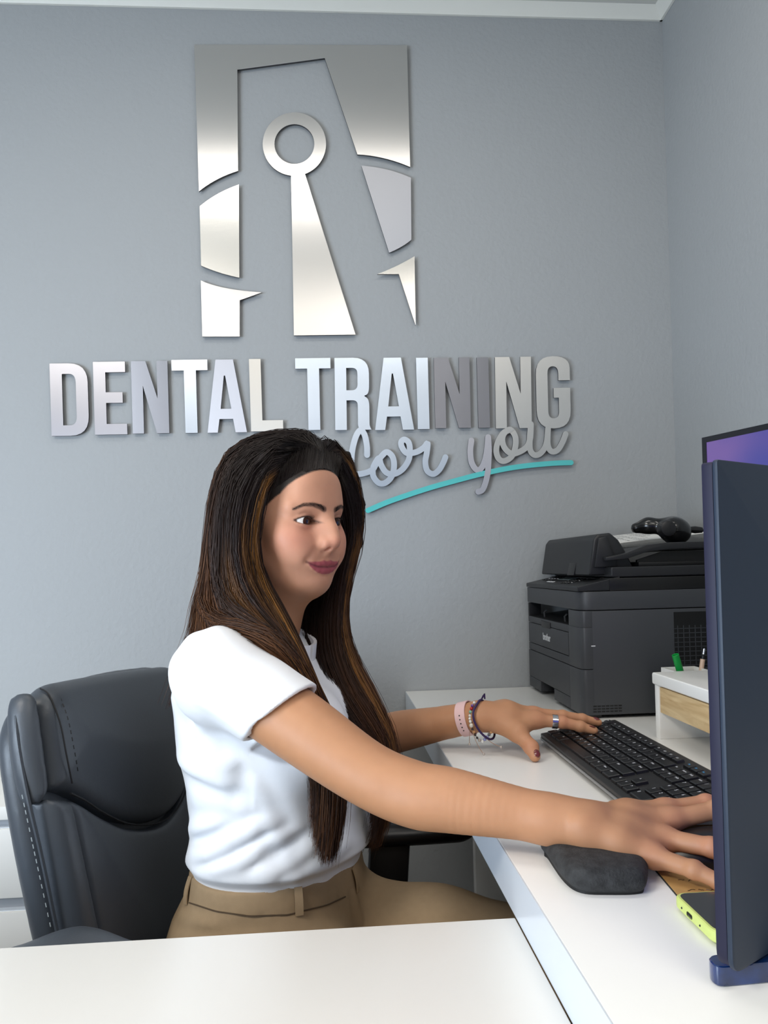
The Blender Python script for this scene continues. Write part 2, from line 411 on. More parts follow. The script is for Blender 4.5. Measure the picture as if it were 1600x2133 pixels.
# logo
MB_=[brushed('brushed steel %d'%i,c,r,ro) for i,(c,r,ro) in enumerate([(sr(218,216,214),0,.30),(sr(214,214,216),.0,.34),(sr(222,220,216),.02,.27)])]
LG='brushed metal panels of the logo'
top=[(404.4,92.5),(848,94),(854.5,347.6)]+arcpts((854.5,347.6),(800,329.5),(744.6,321.6))[1:]+[(676.4,120.8),(494.4,145)]+[(496,355.7)]+arcpts((496,355.7),(451.5,374),(414.5,398.6))[1:]
plate('logo_panel',top,'large brushed steel arch-shaped panel, topmost piece of the wall logo','wall sign',MB_[0],LG,studs=[(450,200),(800,250),(600,105)])
plate('logo_panel',arcpts((415.8,429.5),(454,403.5),(497.6,384.3))+arcpts((498.6,578.4),(458,568),(419,553.3)),'curved brushed steel panel at left middle of the wall logo','wall sign',MB_[2],LG,studs=[(455,480)])
plate('logo_panel',arcpts((418.3,584),(470,600),(545.7,609))+[(499.3,625.5),(499.3,701),(421.6,701)],'brushed steel panel with a pointed spur at lower left of the logo','wall sign',MB_[1],LG,studs=[(455,650)])
MB_.append(brushed('brushed steel grey',sr(170,170,174),.1,.5))
plate('logo_panel',arcpts((752.8,345),(806,353),(856,370))+arcpts((857,499.4),(836,514),(810.6,526.4)),'slanted grey steel panel at right middle of the wall logo','wall sign',MB_[3],LG,studs=[(825,430)])
plate('logo_panel',arcpts((786,571),(827,553.5),(863.6,533.5))+[(865.9,677.5),(830.8,571)],'small bright steel arrowhead piece at lower right of the logo','wall sign',MB_[2],LG,studs=[(852,565)])
cxr,cyr=613.3,300
ring=[(cxr+66*math.cos(a),cyr+66*math.sin(a)) for a in np.linspace(math.radians(71),math.radians(96)+0,2)]
a0=math.radians(70.5); a1=math.radians(96)
ring=[(cxr+66*math.cos(a),cyr+66*math.sin(a)) for a in np.linspace(a0,a1-2*math.pi,60)]
pole=ring+[(612.4,698.6),(740.7,697)]
plate('logo_panel',pole,'tall steel keyhole shape with a ring top in the centre of the logo','wall sign',MB_[0],LG,
      holes=[[(cxr+41.5*math.cos(a),cyr+41.5*math.sin(a)) for a in np.linspace(0,2*math.pi,48,endpoint=False)]],studs=[(640,600),(613,352)])
# letters: outlines in cap heights
def L_D(): return rpoly([(0,0),(0,1),(.52,1,.27),(.52,0,.27)]),[rpoly([(.165,.145),(.355,.145,.12),(.355,.855,.12),(.165,.855)])]
def L_E(): return [(0,0),(0,1),(.44,1),(.44,.855),(.165,.855),(.165,.58),(.395,.58),(.395,.435),(.165,.435),(.165,.145),(.445,.145),(.445,0)],[]
def L_N(): return [(0,0),(0,1),(.2,1),(.355,.48),(.355,1),(.505,1),(.505,0),(.335,0),(.155,.66),(.155,0)],[]
def L_T(): return [(0,1),(.49,1),(.49,.855),(.33,.855),(.33,0),(.165,0),(.165,.855),(0,.855)],[]
def L_A(): return [(0,0),(.12,1),(.36,1),(.54,0),(.385,0),(.352,.185),(.165,.185),(.14,0)],[[(.183,.325),(.232,.78),(.25,.78),(.33,.325)]]
def L_L(): return [(0,0),(0,1),(.16,1),(.16,.15),(.445,.15),(.445,0)],[]
def L_I(): return [(0,0),(0,1),(.165,1),(.165,0)],[]
def L_R(): return rpoly([(0,0),(0,1),(.475,1,.22),(.475,.50,.12),(.40,.47,.02),(.475,.42,.1),(.475,.06,.03),(.50,0),(.335,0),(.315,.06,.03),(.315,.41,.07),(.16,.41),(.16,0)]),[rpoly([(.16,.86),(.315,.86,.08),(.315,.55,.08),(.16,.55)])]
def L_G(): return rpoly([(.47,.665),(.47,1,.25),(0,1,.25),(0,0,.25),(.47,0,.25),(.47,.56),(.24,.56),(.24,.425),(.31,.425),(.31,.14,.1),(.16,.14,.1),(.16,.86,.1),(.31,.86,.1),(.31,.665)]),[]
def letter(fn,ch,xb,yb,xt,yt,lab,m,grp,wsc=1):
    o,h=fn(); H=yb-yt
    f=lambda p:(xb+(xt-xb)*p[1]+p[0]*H*wsc, yb-p[1]*H-.0155*p[0]*H)
    x0=max(p[0] for p in o)
    return plate('sign_letter',[f(p) for p in o],lab,'letter',m,grp,holes=[[f(p) for p in q] for q in h],studs=[f((.08,.12)),f((.1,.9) if ch not in 'AT' else (.24,.9))] if ch!='T' else [f((.25,.1)),f((.25,.93))])
tones=dict(g=(sr(188,188,196),.0,.42),m=(sr(192,192,200),0,.40),d=(sr(150,152,160),.25,.42),b=(sr(212,224,240),0,.3),w=(sr(212,211,208),.04,.32),x=(sr(176,174,178),.12,.45))  # reflection differences between letters are put into the base colours
TM={k:brushed('brushed letter metal '+k,*v) for k,v in tones.items()}
g1='steel letters of the word DENTAL'; g2='steel letters of the word TRAINING'
letter(L_D,'D',107.5,908.3,103,757.5,'brushed steel capital D, first letter of DENTAL',TM['m'],g1)
letter(L_E,'E',198,905.6,193.3,754,'brushed steel capital E after the D in DENTAL',TM['m'],g1)
letter(L_N,'N',276.8,903.2,272.6,752.5,'darker grey capital N in the middle of DENTAL',TM['d'],g1)
letter(L_T,'T',361.5,902.3,357,750,'bright bluish steel capital T in DENTAL',TM['b'],g1)
letter(L_A,'A',432.5,901.5,430.5,749.5,'grey brushed steel capital A in DENTAL',TM['x'],g1)
letter(L_L,'L',523.3,898.6,518.5,748,'glossy pale steel capital L ending DENTAL',TM['w'],g1)
letter(L_T,'T',618,896.2,614.7,746.5,'silver blue capital T, first letter of TRAINING',TM['b'],g2)
letter(L_R,'R',698.6,896,696.8,745.8,'silver capital R touching the script f below',TM['b'],g2)
letter(L_A,'A',781.5,896,781,745.6,'silver blue capital A in TRAINING',TM['b'],g2)
letter(L_I,'I',870.5,894,866.5,745.4,'silver capital I right after the A of TRAINING',TM['b'],g2)
letter(L_N,'N',907,892,903.7,745.2,'dark grey capital N, first of the two in TRAINING',TM['d'],g2)
letter(L_I,'I',997,891,993,744.6,'dark grey capital I between the two letters N',TM['d'],g2)
letter(L_N,'N',1033,892.5,1031,744,'pale warm steel capital N, second in TRAINING',TM['w'],g2)
letter(L_G,'G',1119,893,1115.5,742.5,'pale warm steel capital G ending TRAINING',TM['w'],g2)
# script words: round-ended ribbons
def stroke(pts,w,dy=0):
    """ribbon of even width with round ends, as a flat extruded plate; later points sit a hair further out"""
    c=[np.array(wp(*p)) for p in pts]; g=[]; n=len(c); w=w*1.84/FPX
    L=[];R=[]
    for i in range(n):
        t=c[min(i+1,n-1)]-c[max(i-1,0)]; t/=np.linalg.norm(t); nn=np.array([-t[1],t[0]]); L.append(c[i]+nn*w/2); R.append(c[i]-nn*w/2)
        if i==0: t0=t
        if i==n-1: t1=t
    return c,L,R,t0,t1,w
def script(name,paths,label,m,grp,w=12.3,cat='script word'):
    pr=[]; allc=[]
    for p in paths:
        q=[(600+x/2.581,720+y/2.581) for x,y in p]; pr.append(stroke(cr(q,7),w)); allc+=pr[-1][0]
    cc=sum(allc)/len(allc); t=thing(name,label,cat,(cc[0],WALL,cc[1]),group=grp)
    ge=G(); gf=G(); d=0
    for c,L,R,t0,t1,ww in pr:
        n=len(c)
        def cap(cen,tt,sgn): 
            a=math.atan2(tt[1],tt[0]); return [(cen[0]+ww/2*math.cos(a+sgn*math.pi/2-s*sgn*0+ (s if sgn>0 else s)),cen[1]+ww/2*math.sin(a+sgn*math.pi/2+(s if sgn>0 else s))) for s in np.linspace(0,math.pi,9)]
        e0=cap(c[0],t0,1); e1=cap(c[-1],t1,-1)
        for (gg,y0,y1) in ((gf,FRONT,FRONT+.0008),(ge,FRONT+.0008,FRONT+TH)):
            vs=[];fs=[]
            for i in range(n):
                o=d+.00035*i/n
                for q in (L[i],R[i]): vs+= [(q[0],y0-o,q[1]),(q[0],y1-o,q[1])]
            for i in range(n-1):
                a=4*i;b=a+4
                fs+=[(a,b,b+2,a+2),(a+1,a+3,b+3,b+1),(a,a+1,b+1,b),(a+2,b+2,b+3,a+3)]
            gg.add(vs,fs)
            for ee,o in ((e0,d),(e1,d+.00035)): gg.prism([tuple(q) for q in ee],'y',y0-o,y1-o)
        q=c[n//2]; part('stud',G().lathe([(.0025,0),(.0025,GAP+.001)],(q[0],FRONT+TH-.001,q[1]),(0,1,0),8),M_edge,t); d+=.0004
    part('core',ge,M_edge,t,smooth=False); part('face',gf,m,t,smooth=False); return t
sg='script lettering under the sign'
script('script_word',[[(425,588),(424,540),(412,480),(390,455),(368,482),(350,540),(342,600),(342,680),(350,760),(338,830)],
  [(345,692),(400,688),(452,668),(478,628),(505,592),(532,572),(562,598),(570,650),(556,705),(522,738),(488,738),(460,705),(456,665),(470,630),(490,605),(500,640),(528,682),(570,690),(615,665),(648,615),(655,560),(648,520),(625,505),(608,520),(614,550),(640,578),(690,572),(730,548),(750,525),(746,575),(738,625),(748,672),(780,690),(812,668),(834,630),(846,600)]],
  'silver script word "for" starting behind the woman\'s hair',TM['b'],sg)
script('script_word',[[(986,510),(980,570),(988,630),(1015,668),(1042,655),(1062,605),(1072,540),(1076,492)],[(1076,492),(1080,560),(1078,620),(1074,680),(1062,735),(1045,775),(1022,786)]],'grey script letter y crossed by the turquoise line',TM['m'],sg)
script('script_word',[[(1196,452),(1158,470),(1128,520),(1120,570),(1135,610),(1165,620),(1202,596),(1222,545),(1222,490),(1196,452),(1165,468),(1152,505),(1165,550),(1200,580),(1242,572),(1282,545),(1302,500),(1306,422)],
  [(1306,422),(1300,500),(1302,560),(1325,588),(1358,578),(1388,530),(1398,445)],[(1398,445),(1396,530),(1415,568),(1448,562),(1475,520),(1492,476)]],'pale silver script letters ou hanging under the capital G',TM['w'],sg)
M_teal=mat('turquoise acrylic',sr(86,190,190),.35)
script('underline',[[(430,886),(530,843),(640,804),(770,762),(900,726),(1030,692),(1160,664),(1270,647),(1380,636),(1450,631),(1522,629)]],'curved turquoise line rising to the right under the script',M_teal,sg,w=10.8,cat='underline')
# ------------------------------------------------------------------ desks and cabinet
EX=.177; NY=.754
t=thing('keyboard_desk','white laminate desk against the back wall carrying keyboard, printer and monitors','desk',(.5,1.0,0))
part('worktop',G().box((EX,-.25,DESK-.05),(SIDE-.002,WALL-.002,DESK),.0012,2),M_white,t)
part('edge_strip',G().box((EX-.0012,-.25,DESK-.0495),(EX-.0001,WALL-.003,DESK-.0005)),M_lam,t)
for y in (1.76,.02): part('leg_panel',G().box((.32,y,0),(SIDE-.01,y+.03,DESK-.05),.001),M_white,t)
t=thing('return_desk','glossy white desk wing in the foreground, slightly lower than the desk it joins','desk',(-.6,.3,0))
part('worktop',G().box((-1.35,-.25,.665),(EX-.002,NY,.70),.0012,2),M_white,t)
part('leg_panel',G().box((-1.33,-.2,0),(-1.30,.7,.665),.001),M_white,t)
part('leg_panel',G().box((-1.3,-.16,0),(EX-.05,-.14,.665),.001),M_white,t)
ctop=P(0,1547,Y=WALL)[2]; cfy=P(0,1681,Z=ctop)[1]
t=thing('storage_cabinet','low white drawer cabinet against the wall behind the office chair','cabinet',(-.95,1.6,0))
cx0,cx1=-1.5,-.46
part('body',G().box((cx0,cfy+.02,.0),(cx1,WALL-.004,ctop-.022),.001),mat('cabinet grey',sr(170,172,176),.5),t)
part('top_board',G().box((cx0-.01,cfy,ctop-.022),(cx1+.01,WALL-.004,ctop),.001),M_white,t)
zc=lambda y:P(0,y,Y=cfy)[2]
ys=[1728,1873,1902,2052,2081,2230,2259,2400]
for i in range(0,8,2):
    z1,z0=zc(ys[i]),max(zc(ys[i+1]),.02)
    d=part('drawer',G().box((cx0+.004,cfy+.001,z0),(cx1-.004,cfy+.019,z1),.0015),M_white,t)
    part('grip_lip',G().box((cx0+.004,cfy+.006,z1-.003),(cx1-.004,cfy+.019,z1+.0012)),M_lam,d)
# ------------------------------------------------------------------ office chair
M_leather=mat('slate leather',sr(62,67,74),.42,bump=.00012,bscale=420,detail=5,spec=.5)
M_seam=mat('seam thread',sr(150,158,160),.7)
M_seamd=mat('dark seam',sr(18,18,22),.7)
t=chair=thing('office_chair','dark grey leather swivel chair with stitched padded back, behind the woman','chair',(-.08,1.12,0))
cth=math.radians(6); lean=math.radians(9)
bA=np.array([math.sin(cth),math.cos(cth),0]); bN0=np.array([math.cos(cth),-math.sin(cth),0])
bB=np.array([-bN0[0]*math.sin(lean),-bN0[1]*math.sin(lean),math.cos(lean)]); bN=bN0*math.cos(lean)+np.array([0,0,math.sin(lean)])
bO=np.array([-.285,.945,.42])          # lower near corner of the back's front plane
def bp_(s,h,n=0): return bO+bA*s+bB*h+bN*n
def soft_pad(name,poly,n,h0,puff,rnd,s_=.03,hh=.0045):
    sd=SDF().fn(bp_(.29,.26,0),.6,pad(poly,bp_(0,0,n),bA,bB,bN,h0,puff,rnd,s_))
    return soft(name,sd,bp_(.29,.26)-np.array([.3,.38,.38]),bp_(.29,.26)+np.array([.3,.38,.38]),hh,M_leather,t)
def outl(e=0): return rpoly([(.036-e,-.02),(.012-e,.16,.1),(.000-e,.33,.1),(.008-e,.485+e,.085),(.28,.488+e,.12),(.585+e,.460+e,.09),(.60+e,.30,.12),(.565+e,-.02)],7)
soft_pad('back_shell',outl(),-.042,.020,.006,.020,.06,.005)
cv=[(.050,.362),(.085,.342),(.13,.312),(.19,.278),(.25,.254),(.31,.236),(.37,.226),(.43,.228),(.48,.242),(.53,.27),(.565,.30)]
cvs=[tuple(q) for q in cr(cv,4)]
hp=rpoly([(.020,.374)]+cvs+[(.590,.31),(.582,.455,.09),(.28,.484,.16),(.030,.500,.05)],7)
soft_pad('headrest_cushion',hp,-.014,.018,.026,.016,.06)
soft_pad('side_wing',rpoly([(-.004,.36),(.017,.372),(.027,.500,.02),(.004,.490,.06),(-.010,.42,.05)],6),-.020,.016,.012,.014,.03)
low=[(.082,-.02)]+[(.056,.348)]+[(x,y-.008) for x,y in cvs if .06<x<.535]+[(.545,-.02)]
soft_pad('lumbar_cushion',low,-.016,.017,.014,.011,.04)
soft_pad('side_bolster',rpoly([(.034,-.02),(.013,.16,.1),(.006,.366),(.052,.350),(.077,-.02)],5),-.014,.017,.011,.012,.022)
soft_pad('side_bolster',rpoly([(.549,-.02),(.541,.26),(.592,.30),(.585,.16,.1),(.568,-.02)],5),-.014,.017,.011,.012,.022)
seam=[bp_(*q) for q in [(.030,.0,-.020),(.009,.16,-.020),(-.002,.30,-.019),(-.008,.38,-.020),(-.004,.45,-.022),(.014,.490,-.024)]]
part('piping',G().tube(cr(seam,6),.0026,6),M_leather,t)
def stitches(path,name,m,step=.0085,ln=.005,r=.0007):
    c=[np.array(q) for q in cr(path,24)]; g=G(); acc=0; last=c[0]
    for a,b in zip(c[:-1],c[1:]):
        acc+=np.linalg.norm(b-a)
        if acc>step:
            d=(b-a)/np.linalg.norm(b-a); g.tube([b,b+d*ln],r,4); acc=0
    return tag(part(name,g,m,t),kind='stuff')
stitches([bp_(*q) for q in [(.026,.0,-.0215),(.005,.16,-.0235),(-.005,.30,-.0245),(-.010,.38,-.025)]],'stitching',M_seam)
stitches([bp_(*q) for q in [(.050,.376,.0175),(.044,.41,.0205),(.046,.45,.0185),(.056,.478,.009)]],'stitching',M_seamd)
part('seam',G().tube(cr([bp_(*q) for q in [(.040,.372,.0125),(.034,.41,.0145),(.036,.45,.0125),(.044,.485,.001),(.050,.495,-.012)]],6),.0011,5),M_seamd,t)
part('seam',G().tube(cr([bp_(x,y-.004,.0035) for x,y in cv],5),.0016,5),M_seamd,t)
# arms
for A,B_,zt2,m_,posts in (((-.355,.835),(-.10,.835),.634,M_leather,((-.16,.045,-.02),(-.29,.03,-.03))),((.01,1.31),(.205,1.31),.600,M_black,((.092,.034,-.018),))):
    A=np.array([*A,zt2]); Bq=np.array([*B_,zt2]); yy=A[1]
    sd=SDF()
    if yy<1: sd.chain([(-.335,yy,.638),(-.28,yy,.646),(-.10,yy,.606)],[.034,.036,.034],.03,flat=((0,0,1),.62))
    else: sd.cone(A,Bq,.036,.034,flat=((0,0,1),.62)); sd.bump((A+Bq)/2,(.08,.05,.02),.003)
    c=(A+Bq)/2; soft('armrest',sd,c-np.array([.2,.06,.05]),c+np.array([.2,.06,.05]),.004,m_,t)
    for x0,w,sh in posts:
        Mx=Matrix(((1,0,-sh/.22,0),(0,1,0,0),(0,0,1,0),(0,0,0,1))); T0=Matrix.Translation(Vector((x0,yy,zt2-.012)))
        part('arm_post',G().box((-w,-.018,-.215),(w,.018,0),.008,M=T0@Mx),M_black,t)
    part('arm_bar',G().box((min(q[0] for q in posts)-.06,min(yy,1.28)-.018,.385),(max(q[0] for q in posts)+.06,yy+.018,.42),.008),M_black,t)
sd=SDF().fn((-.09,1.1,.41),.5,pad(rpoly([(-.27,-.26,.08),(.26,-.25,.1),(.26,.25,.1),(-.27,.26,.08)]),(-.07,1.10,.405),(1,0,0),(0,1,0),(0,0,1),.03,.02,.03,.06))
soft('seat',sd,(-.4,.8,.3),(.25,1.4,.5),.008,M_leather,t)
part('gas_column',G().lathe([(.028,.08),(.028,.22),(.02,.22),(.02,.38)],(-.08,1.10,0)),M_dark,t)
for k in range(5):
    a=2*math.pi*k/5+.3; e=Vector((-.08+.30*math.cos(a),1.10+.30*math.sin(a),.075))
    l=part('base_leg',G().tube([(-.08,1.10,.11),e],[.028,.018],8),M_dark,t); part('caster',G().lathe([(.028,-.012),(.03,0),(.028,.012)],(e[0],e[1],.03),(math.sin(a),-math.cos(a),0),14),M_dark,l)
# ------------------------------------------------------------------ printer
M_pr=mat('printer grey',sr(56,58,62),.45,bump=.00005,bscale=1800)
M_prd=mat('printer charcoal',sr(26,27,30),.42,bump=.00005,bscale=1800)
M_blk=mat('printer black',sr(12,12,13),.35)
M_txt=mat('pale print',sr(200,202,205),.5)
FX=.475; NYp=1.435; FY=1.822; BX=.852
t=thing('printer','black and grey multifunction laser printer with a sheet feeder, against the back wall','printer',(.66,1.63,DESK))
zS=lambda y,x=1400:P(x,y,Y=NYp)[2]; zF=lambda y,x=1150:P(x,y,X=FX)[2]
yF=lambda x,z=.9: P(x,1300,X=FX)[1]
z_top=zS(1228); z_seam=zS(1267); z_scan=zS(1190)
tz0,tz1=.757,zF(1347,1097)-.001   # paper cassette front
def rr(x0,y0,x1,y1,r): return rpoly([(x0,y1),(x0,y0,r),(x1,y0,.004),(x1,y1)],6)
# the lower body with its recesses is a frame of pieces around the openings
part('lower_body',G().prism(rr(FX+.002,NYp,BX,FY,.03),'z',.758,z_seam-.0006,bev=.0015),M_prd,t) if 0 else None
fw=.012
part('side_body',G().prism([(NYp,.757),(NYp,z_seam-.0008),(NYp+.02,z_seam-.0008),(NYp+.02,.757)],'x',FX+.022,BX,bev=.002),M_pr,t)
part('core_body',G().box((FX+.10,NYp+.02,.757),(BX,FY,z_seam-.0008),.002),M_prd,t)
zs0,zs1=zF(1298,1184)-.004,zF(1243,1184)       # output slot
za,zb=.757,.845                                   # cassette band
hy0,hy1=P(1155,1452,X=FX)[1],P(1127,1427,X=FX)[1]
def corner(z0,z1,name,m,x1=.03): 
    return part(name,G().prism(rpoly([(FX+.02,NYp+.075),(FX,NYp+.075),(FX,NYp,.030),(FX+.024,NYp),(FX+.024,NYp+.02)],8),'z',z0,z1,bev=.0012),m,t)
corner(.757,zb-.0012,'cassette_corner',M_pr)
part('cassette_front',G().box((FX,NYp+.0752,.781),(FX+.03,FY,zb-.0012),.0015),M_pr,t)
part('cassette_front',G().box((FX,NYp+.0752,.757),(FX+.03,hy0,.7805),.0012),M_pr,t)
part('cassette_front',G().box((FX,hy1,.757),(FX+.03,FY,.7805),.0012),M_pr,t)
part('grip_recess',G().box((FX+.028,hy0,.757),(FX+.03,hy1,.7805)),M_blk,t)
corner(zb,zs0+.0,'front_corner',M_pr); 
dy0=NYp+.078
part('front_rail',G().box((FX+.001,dy0-.002,zb),(FX+.03,FY,.861),.001),M_pr,t)
part('front_door',G().box((FX,dy0,.8625),(FX+.03,FY-.004,zF(1317,1185)-.001),.0015),M_pr,t)
zd=zF(1317,1185)
part('front_rail',G().box((FX+.001,dy0-.002,zd),(FX+.03,FY,zs0),.001),M_pr,t)
my=P(1137,1300,X=FX)[1]
part('latch_recess',G().box((FX-.0006,my-.035,zd-.004),(FX+.004,my+.035,zd+.010),.001),M_blk,t)
# slot surround
part('slot_post',G().prism(rpoly([(FX+.02,NYp+.072),(FX,NYp+.072),(FX,NYp,.030),(FX+.024,NYp),(FX+.024,NYp+.02)],8),'z',zs0,z_seam-.0006,bev=.001),M_pr,t)
part('output_tray',G().prism([(FX+.002,zs0-.0005),(FX+.10,zs0+.012),(FX+.10,zs0-.004),(FX+.002,zs0-.004)],'y',NYp+.078,FY-.006),M_prd,t)
for yy in (P(1128,1280,X=FX+.01)[1],P(1170,1290,X=FX+.01)[1]):
    part('tray_guide',G().tube([(FX+.018,yy,zs0),(FX+.017,yy,zs0+.012),(FX+.022,yy,zs0+.017)],.0022,6),M_pr,t)
part('slot_post',G().box((FX+.001,FY-.010,zs0),(FX+.03,FY,z_seam-.0006),.001),M_prd,t)
# scanner bed band (with the rounded near corner), control panel and lid
part('scanner_band',G().prism(rpoly([(FX,FY),(FX,NYp,.033),(BX,NYp),(BX,FY)],8),'z',z_seam+.0008,z_top,bev=.0012),M_pr,t)
part('scanner_glass_frame',G().box((FX+.060,NYp+.002,z_top),(BX,FY,z_scan-.010),.002),M_blk,t)
pz0,pz1=z_top,z_top+.028
part('control_panel',G().prism([(FX-.002,pz0+.001),(FX-.002,pz0+.010),(FX+.082,pz1),(FX+.082,pz0+.001)],'y',NYp+.004,FY,bev=.002,seg=3),M_prd,t)
sl=math.atan2(pz1-pz0-.010,.084)
def panel_pt(u,v,n=0):  # u along -Y from far end 0..1, v up the slope 0..1
    y=FY-.01-(FY-NYp-.02)*u; x=FX-.002+.084*v; z=pz0+.010+(pz1-pz0-.010)*v
    return Vector((x-math.sin(sl)*n,y,z+math.cos(sl)*n))
def panel_box(u,v,du,dv,n,name,m,par):
    c=panel_pt(u,v,n/2); Mx=Matrix.Translation(c)@Matrix.Rotation(-sl,4,'Y')
    return part(name,G().box((-dv/2,-du/2,-n/2),(dv/2,du/2,n/2),.0008,1,M=Mx),m,par)
scr=panel_box(.42,.62,.075,.024,.0012,'display',mat('display glass',sr(96,108,110),.15),t)
for i in range(4):
    for j in range(3): 
        b=panel_box(.60+j*.055,.22+i*.19,.013,.0085,.002,'button',M_blk,t); panel_box(.60+j*.055+.0,.30+i*.19,.006,.0022,.0008,'legend',M_txt,b)
for i in range(4):
    b=panel_box(.07+i*.06,.42,.016,.008,.002,'button',M_blk,t); panel_box(.07+i*.06,.56,.012,.0022,.0008,'legend',M_txt,b)
for i in range(4):
    b=panel_box(.07+i*.055,.76,.012,.008,.002,'button',M_blk,t); panel_box(.07+i*.055,.88,.010,.002,.0008,'legend',M_txt,b)
for i in range(3): panel_box(.30+i*.05,.24,.014,.006,.0015,'button',M_txt,t)
for i in range(3): 
    b=panel_box(.84+i*.03,.75-.0*i,.010,.010,.002,'button',M_blk,t)
# document feeder: lid, arched housing, tray
lz=z_scan-.009
part('lid',G().box((FX+.066,NYp+.006,lz),(BX,FY-.004,lz+.020),.004,3),M_prd,t)
hz=zS(1125,1215)+.016
hx0,hx1=FX+.040,FX+.100
fz=P(1156,1123,Y=1.80)[2]
part('feeder_housing',G().prism([(hx0-.006,lz+.004),(hx0+.006,fz-.012),(hx0+.014,fz-.002),(hx0+.040,fz),(hx1-.004,fz-.014),(hx1+.010,lz+.050),(hx1+.025,lz+.018),(hx1+.025,lz+.004)],'y',NYp+.043,FY-.006,bev=.005,seg=3),M_prd,t)
part('feeder_latch',G().prism([(hx0-.0085,lz+.004),(hx0-.002,lz+.030),(hx0+.004,lz+.030),(hx0+.004,lz+.004)],'y',1.565,1.61,bev=.001),M_blk,t)
part('feeder_side',G().prism([(hx0+.004,lz+.020),(hx0+.014,fz-.010),(hx0+.030,fz-.006),(hx0+.038,fz-.028),(hx0+.052,lz+.020)],'y',NYp+.036,NYp+.0425,bev=.003),M_prd,t)
tz=zS(1130,1400)
tray=[(hx1+.012,tz-.026),(hx1+.012,tz-.020),(hx1+.042,tz-.007),(hx1+.085,tz-.003),(BX,tz-.003),(BX,tz-.013),(hx1+.085,tz-.014),(hx1+.045,tz-.018)]
rim=[(FX+.060,tz-.032),(FX+.060,tz-.025),(FX+.100,tz-.018),(FX+.142,tz-.003),(FX+.19,tz+.001),(BX,tz+.001),(BX,tz-.011),(FX+.19,tz-.012),(FX+.145,tz-.016),(FX+.102,tz-.029)]
part('tray_rim',G().prism(rim,'y',NYp+.016,NYp+.034,bev=.002),M_prd,t)
part('document_tray',G().prism(tray,'y',NYp+.0345,FY-.02,bev=.002),M_blk,t)
part('output_well',G().box((hx1+.03,NYp+.03,lz+.019),(BX,FY-.02,lz+.028),.002),M_blk,t)
part('tray_wall',G().prism([(hx1+.03,lz+.026),(hx1+.03,tz-.032),(hx1+.08,tz-.017),(BX,tz-.015),(BX,lz+.026)],'y',NYp+.036,NYp+.044),M_blk,t)
# side grille and vents
gx0,gx1=P(1404,1300,Y=NYp)[0],.845; gz0,gz1=zS(1391,1404),zS(1275,1404)
part('grille_recess',G().box((gx0,NYp-.0008,gz0),(gx1,NYp+.001,gz1)),M_blk,t)
for i in range(10): part('grille_bar',G().box((gx0+.006+i*.0115,NYp-.0022,gz0+.003),(gx0+.0072+i*.0115,NYp-.0006,gz1-.026)),M_pr,t)
for i in range(9):
    z=gz0+.004+i*.0088
    if z<gz1-.024: part('grille_bar',G().box((gx0,NYp-.0022,z),(gx1,NYp-.0006,z+.0012)),M_pr,t)
for i in range(3):
    for j in range(7):
        x=.4955+j*.0082; z=.7625+i*.0052
        part('vent_slot',G().box((x,NYp-.0004,z),(x+.0066,NYp+.001,z+.0026)),M_blk,t)
part('side_mark',G().box((.495,NYp-.0004,.888),(.503,NYp+.001,.890)),M_txt,t)
for x,y in ((.50,1.46),(.50,1.80),(.83,1.46),(.83,1.80)): part('foot',G().box((x-.015,y-.015,DESK),(x+.015,y+.015,.759),.001),M_blk,t)
tv,tf=text_geo('brother',.021,.0002,.0007,.86)
c=P(1139,1328,X=FX); lg=G(); lg.add([(FX-.0004-v[2],c[1]-v[0],c[2]+v[1]) for v in tv],tf); part('lettering',lg,M_txt,t,smooth=False,fix=False)
# printed sheet on the feeder
M_paper=mat('paper',sr(232,232,230),.7)
sh=[(hx1-.001,fz-.018),(hx1+.03,fz-.020),(hx1+.07,fz-.016),(hx1+.12,fz-.012),(hx1+.19,fz-.006),(hx1+.26,fz+.002)]
sh=[tuple(q) for q in cr(sh,5)]
g=G(); y0,y1=1.615,1.80
pv=[]; 
for x,z in sh: pv+=[(x,y0,z),(x,y1,z+.018),(x,y0,z+.0004),(x,y1,z+.0184)]
k=len(sh); fs=[]
for i in range(k-1):
    a=4*i; fs+=[(a,a+1,a+5,a+4),(a+2,a+6,a+7,a+3),(a,a+4,a+6,a+2),(a+1,a+3,a+7,a+5)]
fs+=[(0,2,3,1),(4*k-4,4*k-3,4*k-1,4*k-2)]
t=thing('printed_sheet','white printed sheet lying in the printer document feeder','paper',(hx1,1.62,tz))
part('sheet',g.add(pv,fs),M_paper,t)
M_ink=mat('grey ink',sr(90,90,92),.7); g=G(); xs=np.array([q[0] for q in sh]); zs=np.array([q[1] for q in sh])
rows=[.15,.20,.23,.32,.35,.40,.44,.52,.56,.60,.68,.72,.8,.86]
for r in rows:
    x=xs[0]+(xs[-1]-xs[0])*r; ln=rng.uniform(.4,.95); ya=y1-.015; w=0
    while w<ln*.18:
        l=rng.uniform(.006,.02); z=np.interp(x,xs,zs)+.00075; z2=np.interp(x+.0018,xs,zs)+.00075; sy=lambda yy:.018*(yy-y0)/(y1-y0)
        g.add([(x,ya-w,z+sy(ya-w)),(x,ya-w-l,z+sy(ya-w-l)),(x+.0018,ya-w-l,z2+sy(ya-w-l)),(x+.0018,ya-w,z2+sy(ya-w))],[(0,1,2,3)]); w+=l+.004
tag(part('print_line',g,M_ink,t,smooth=False),kind='stuff')
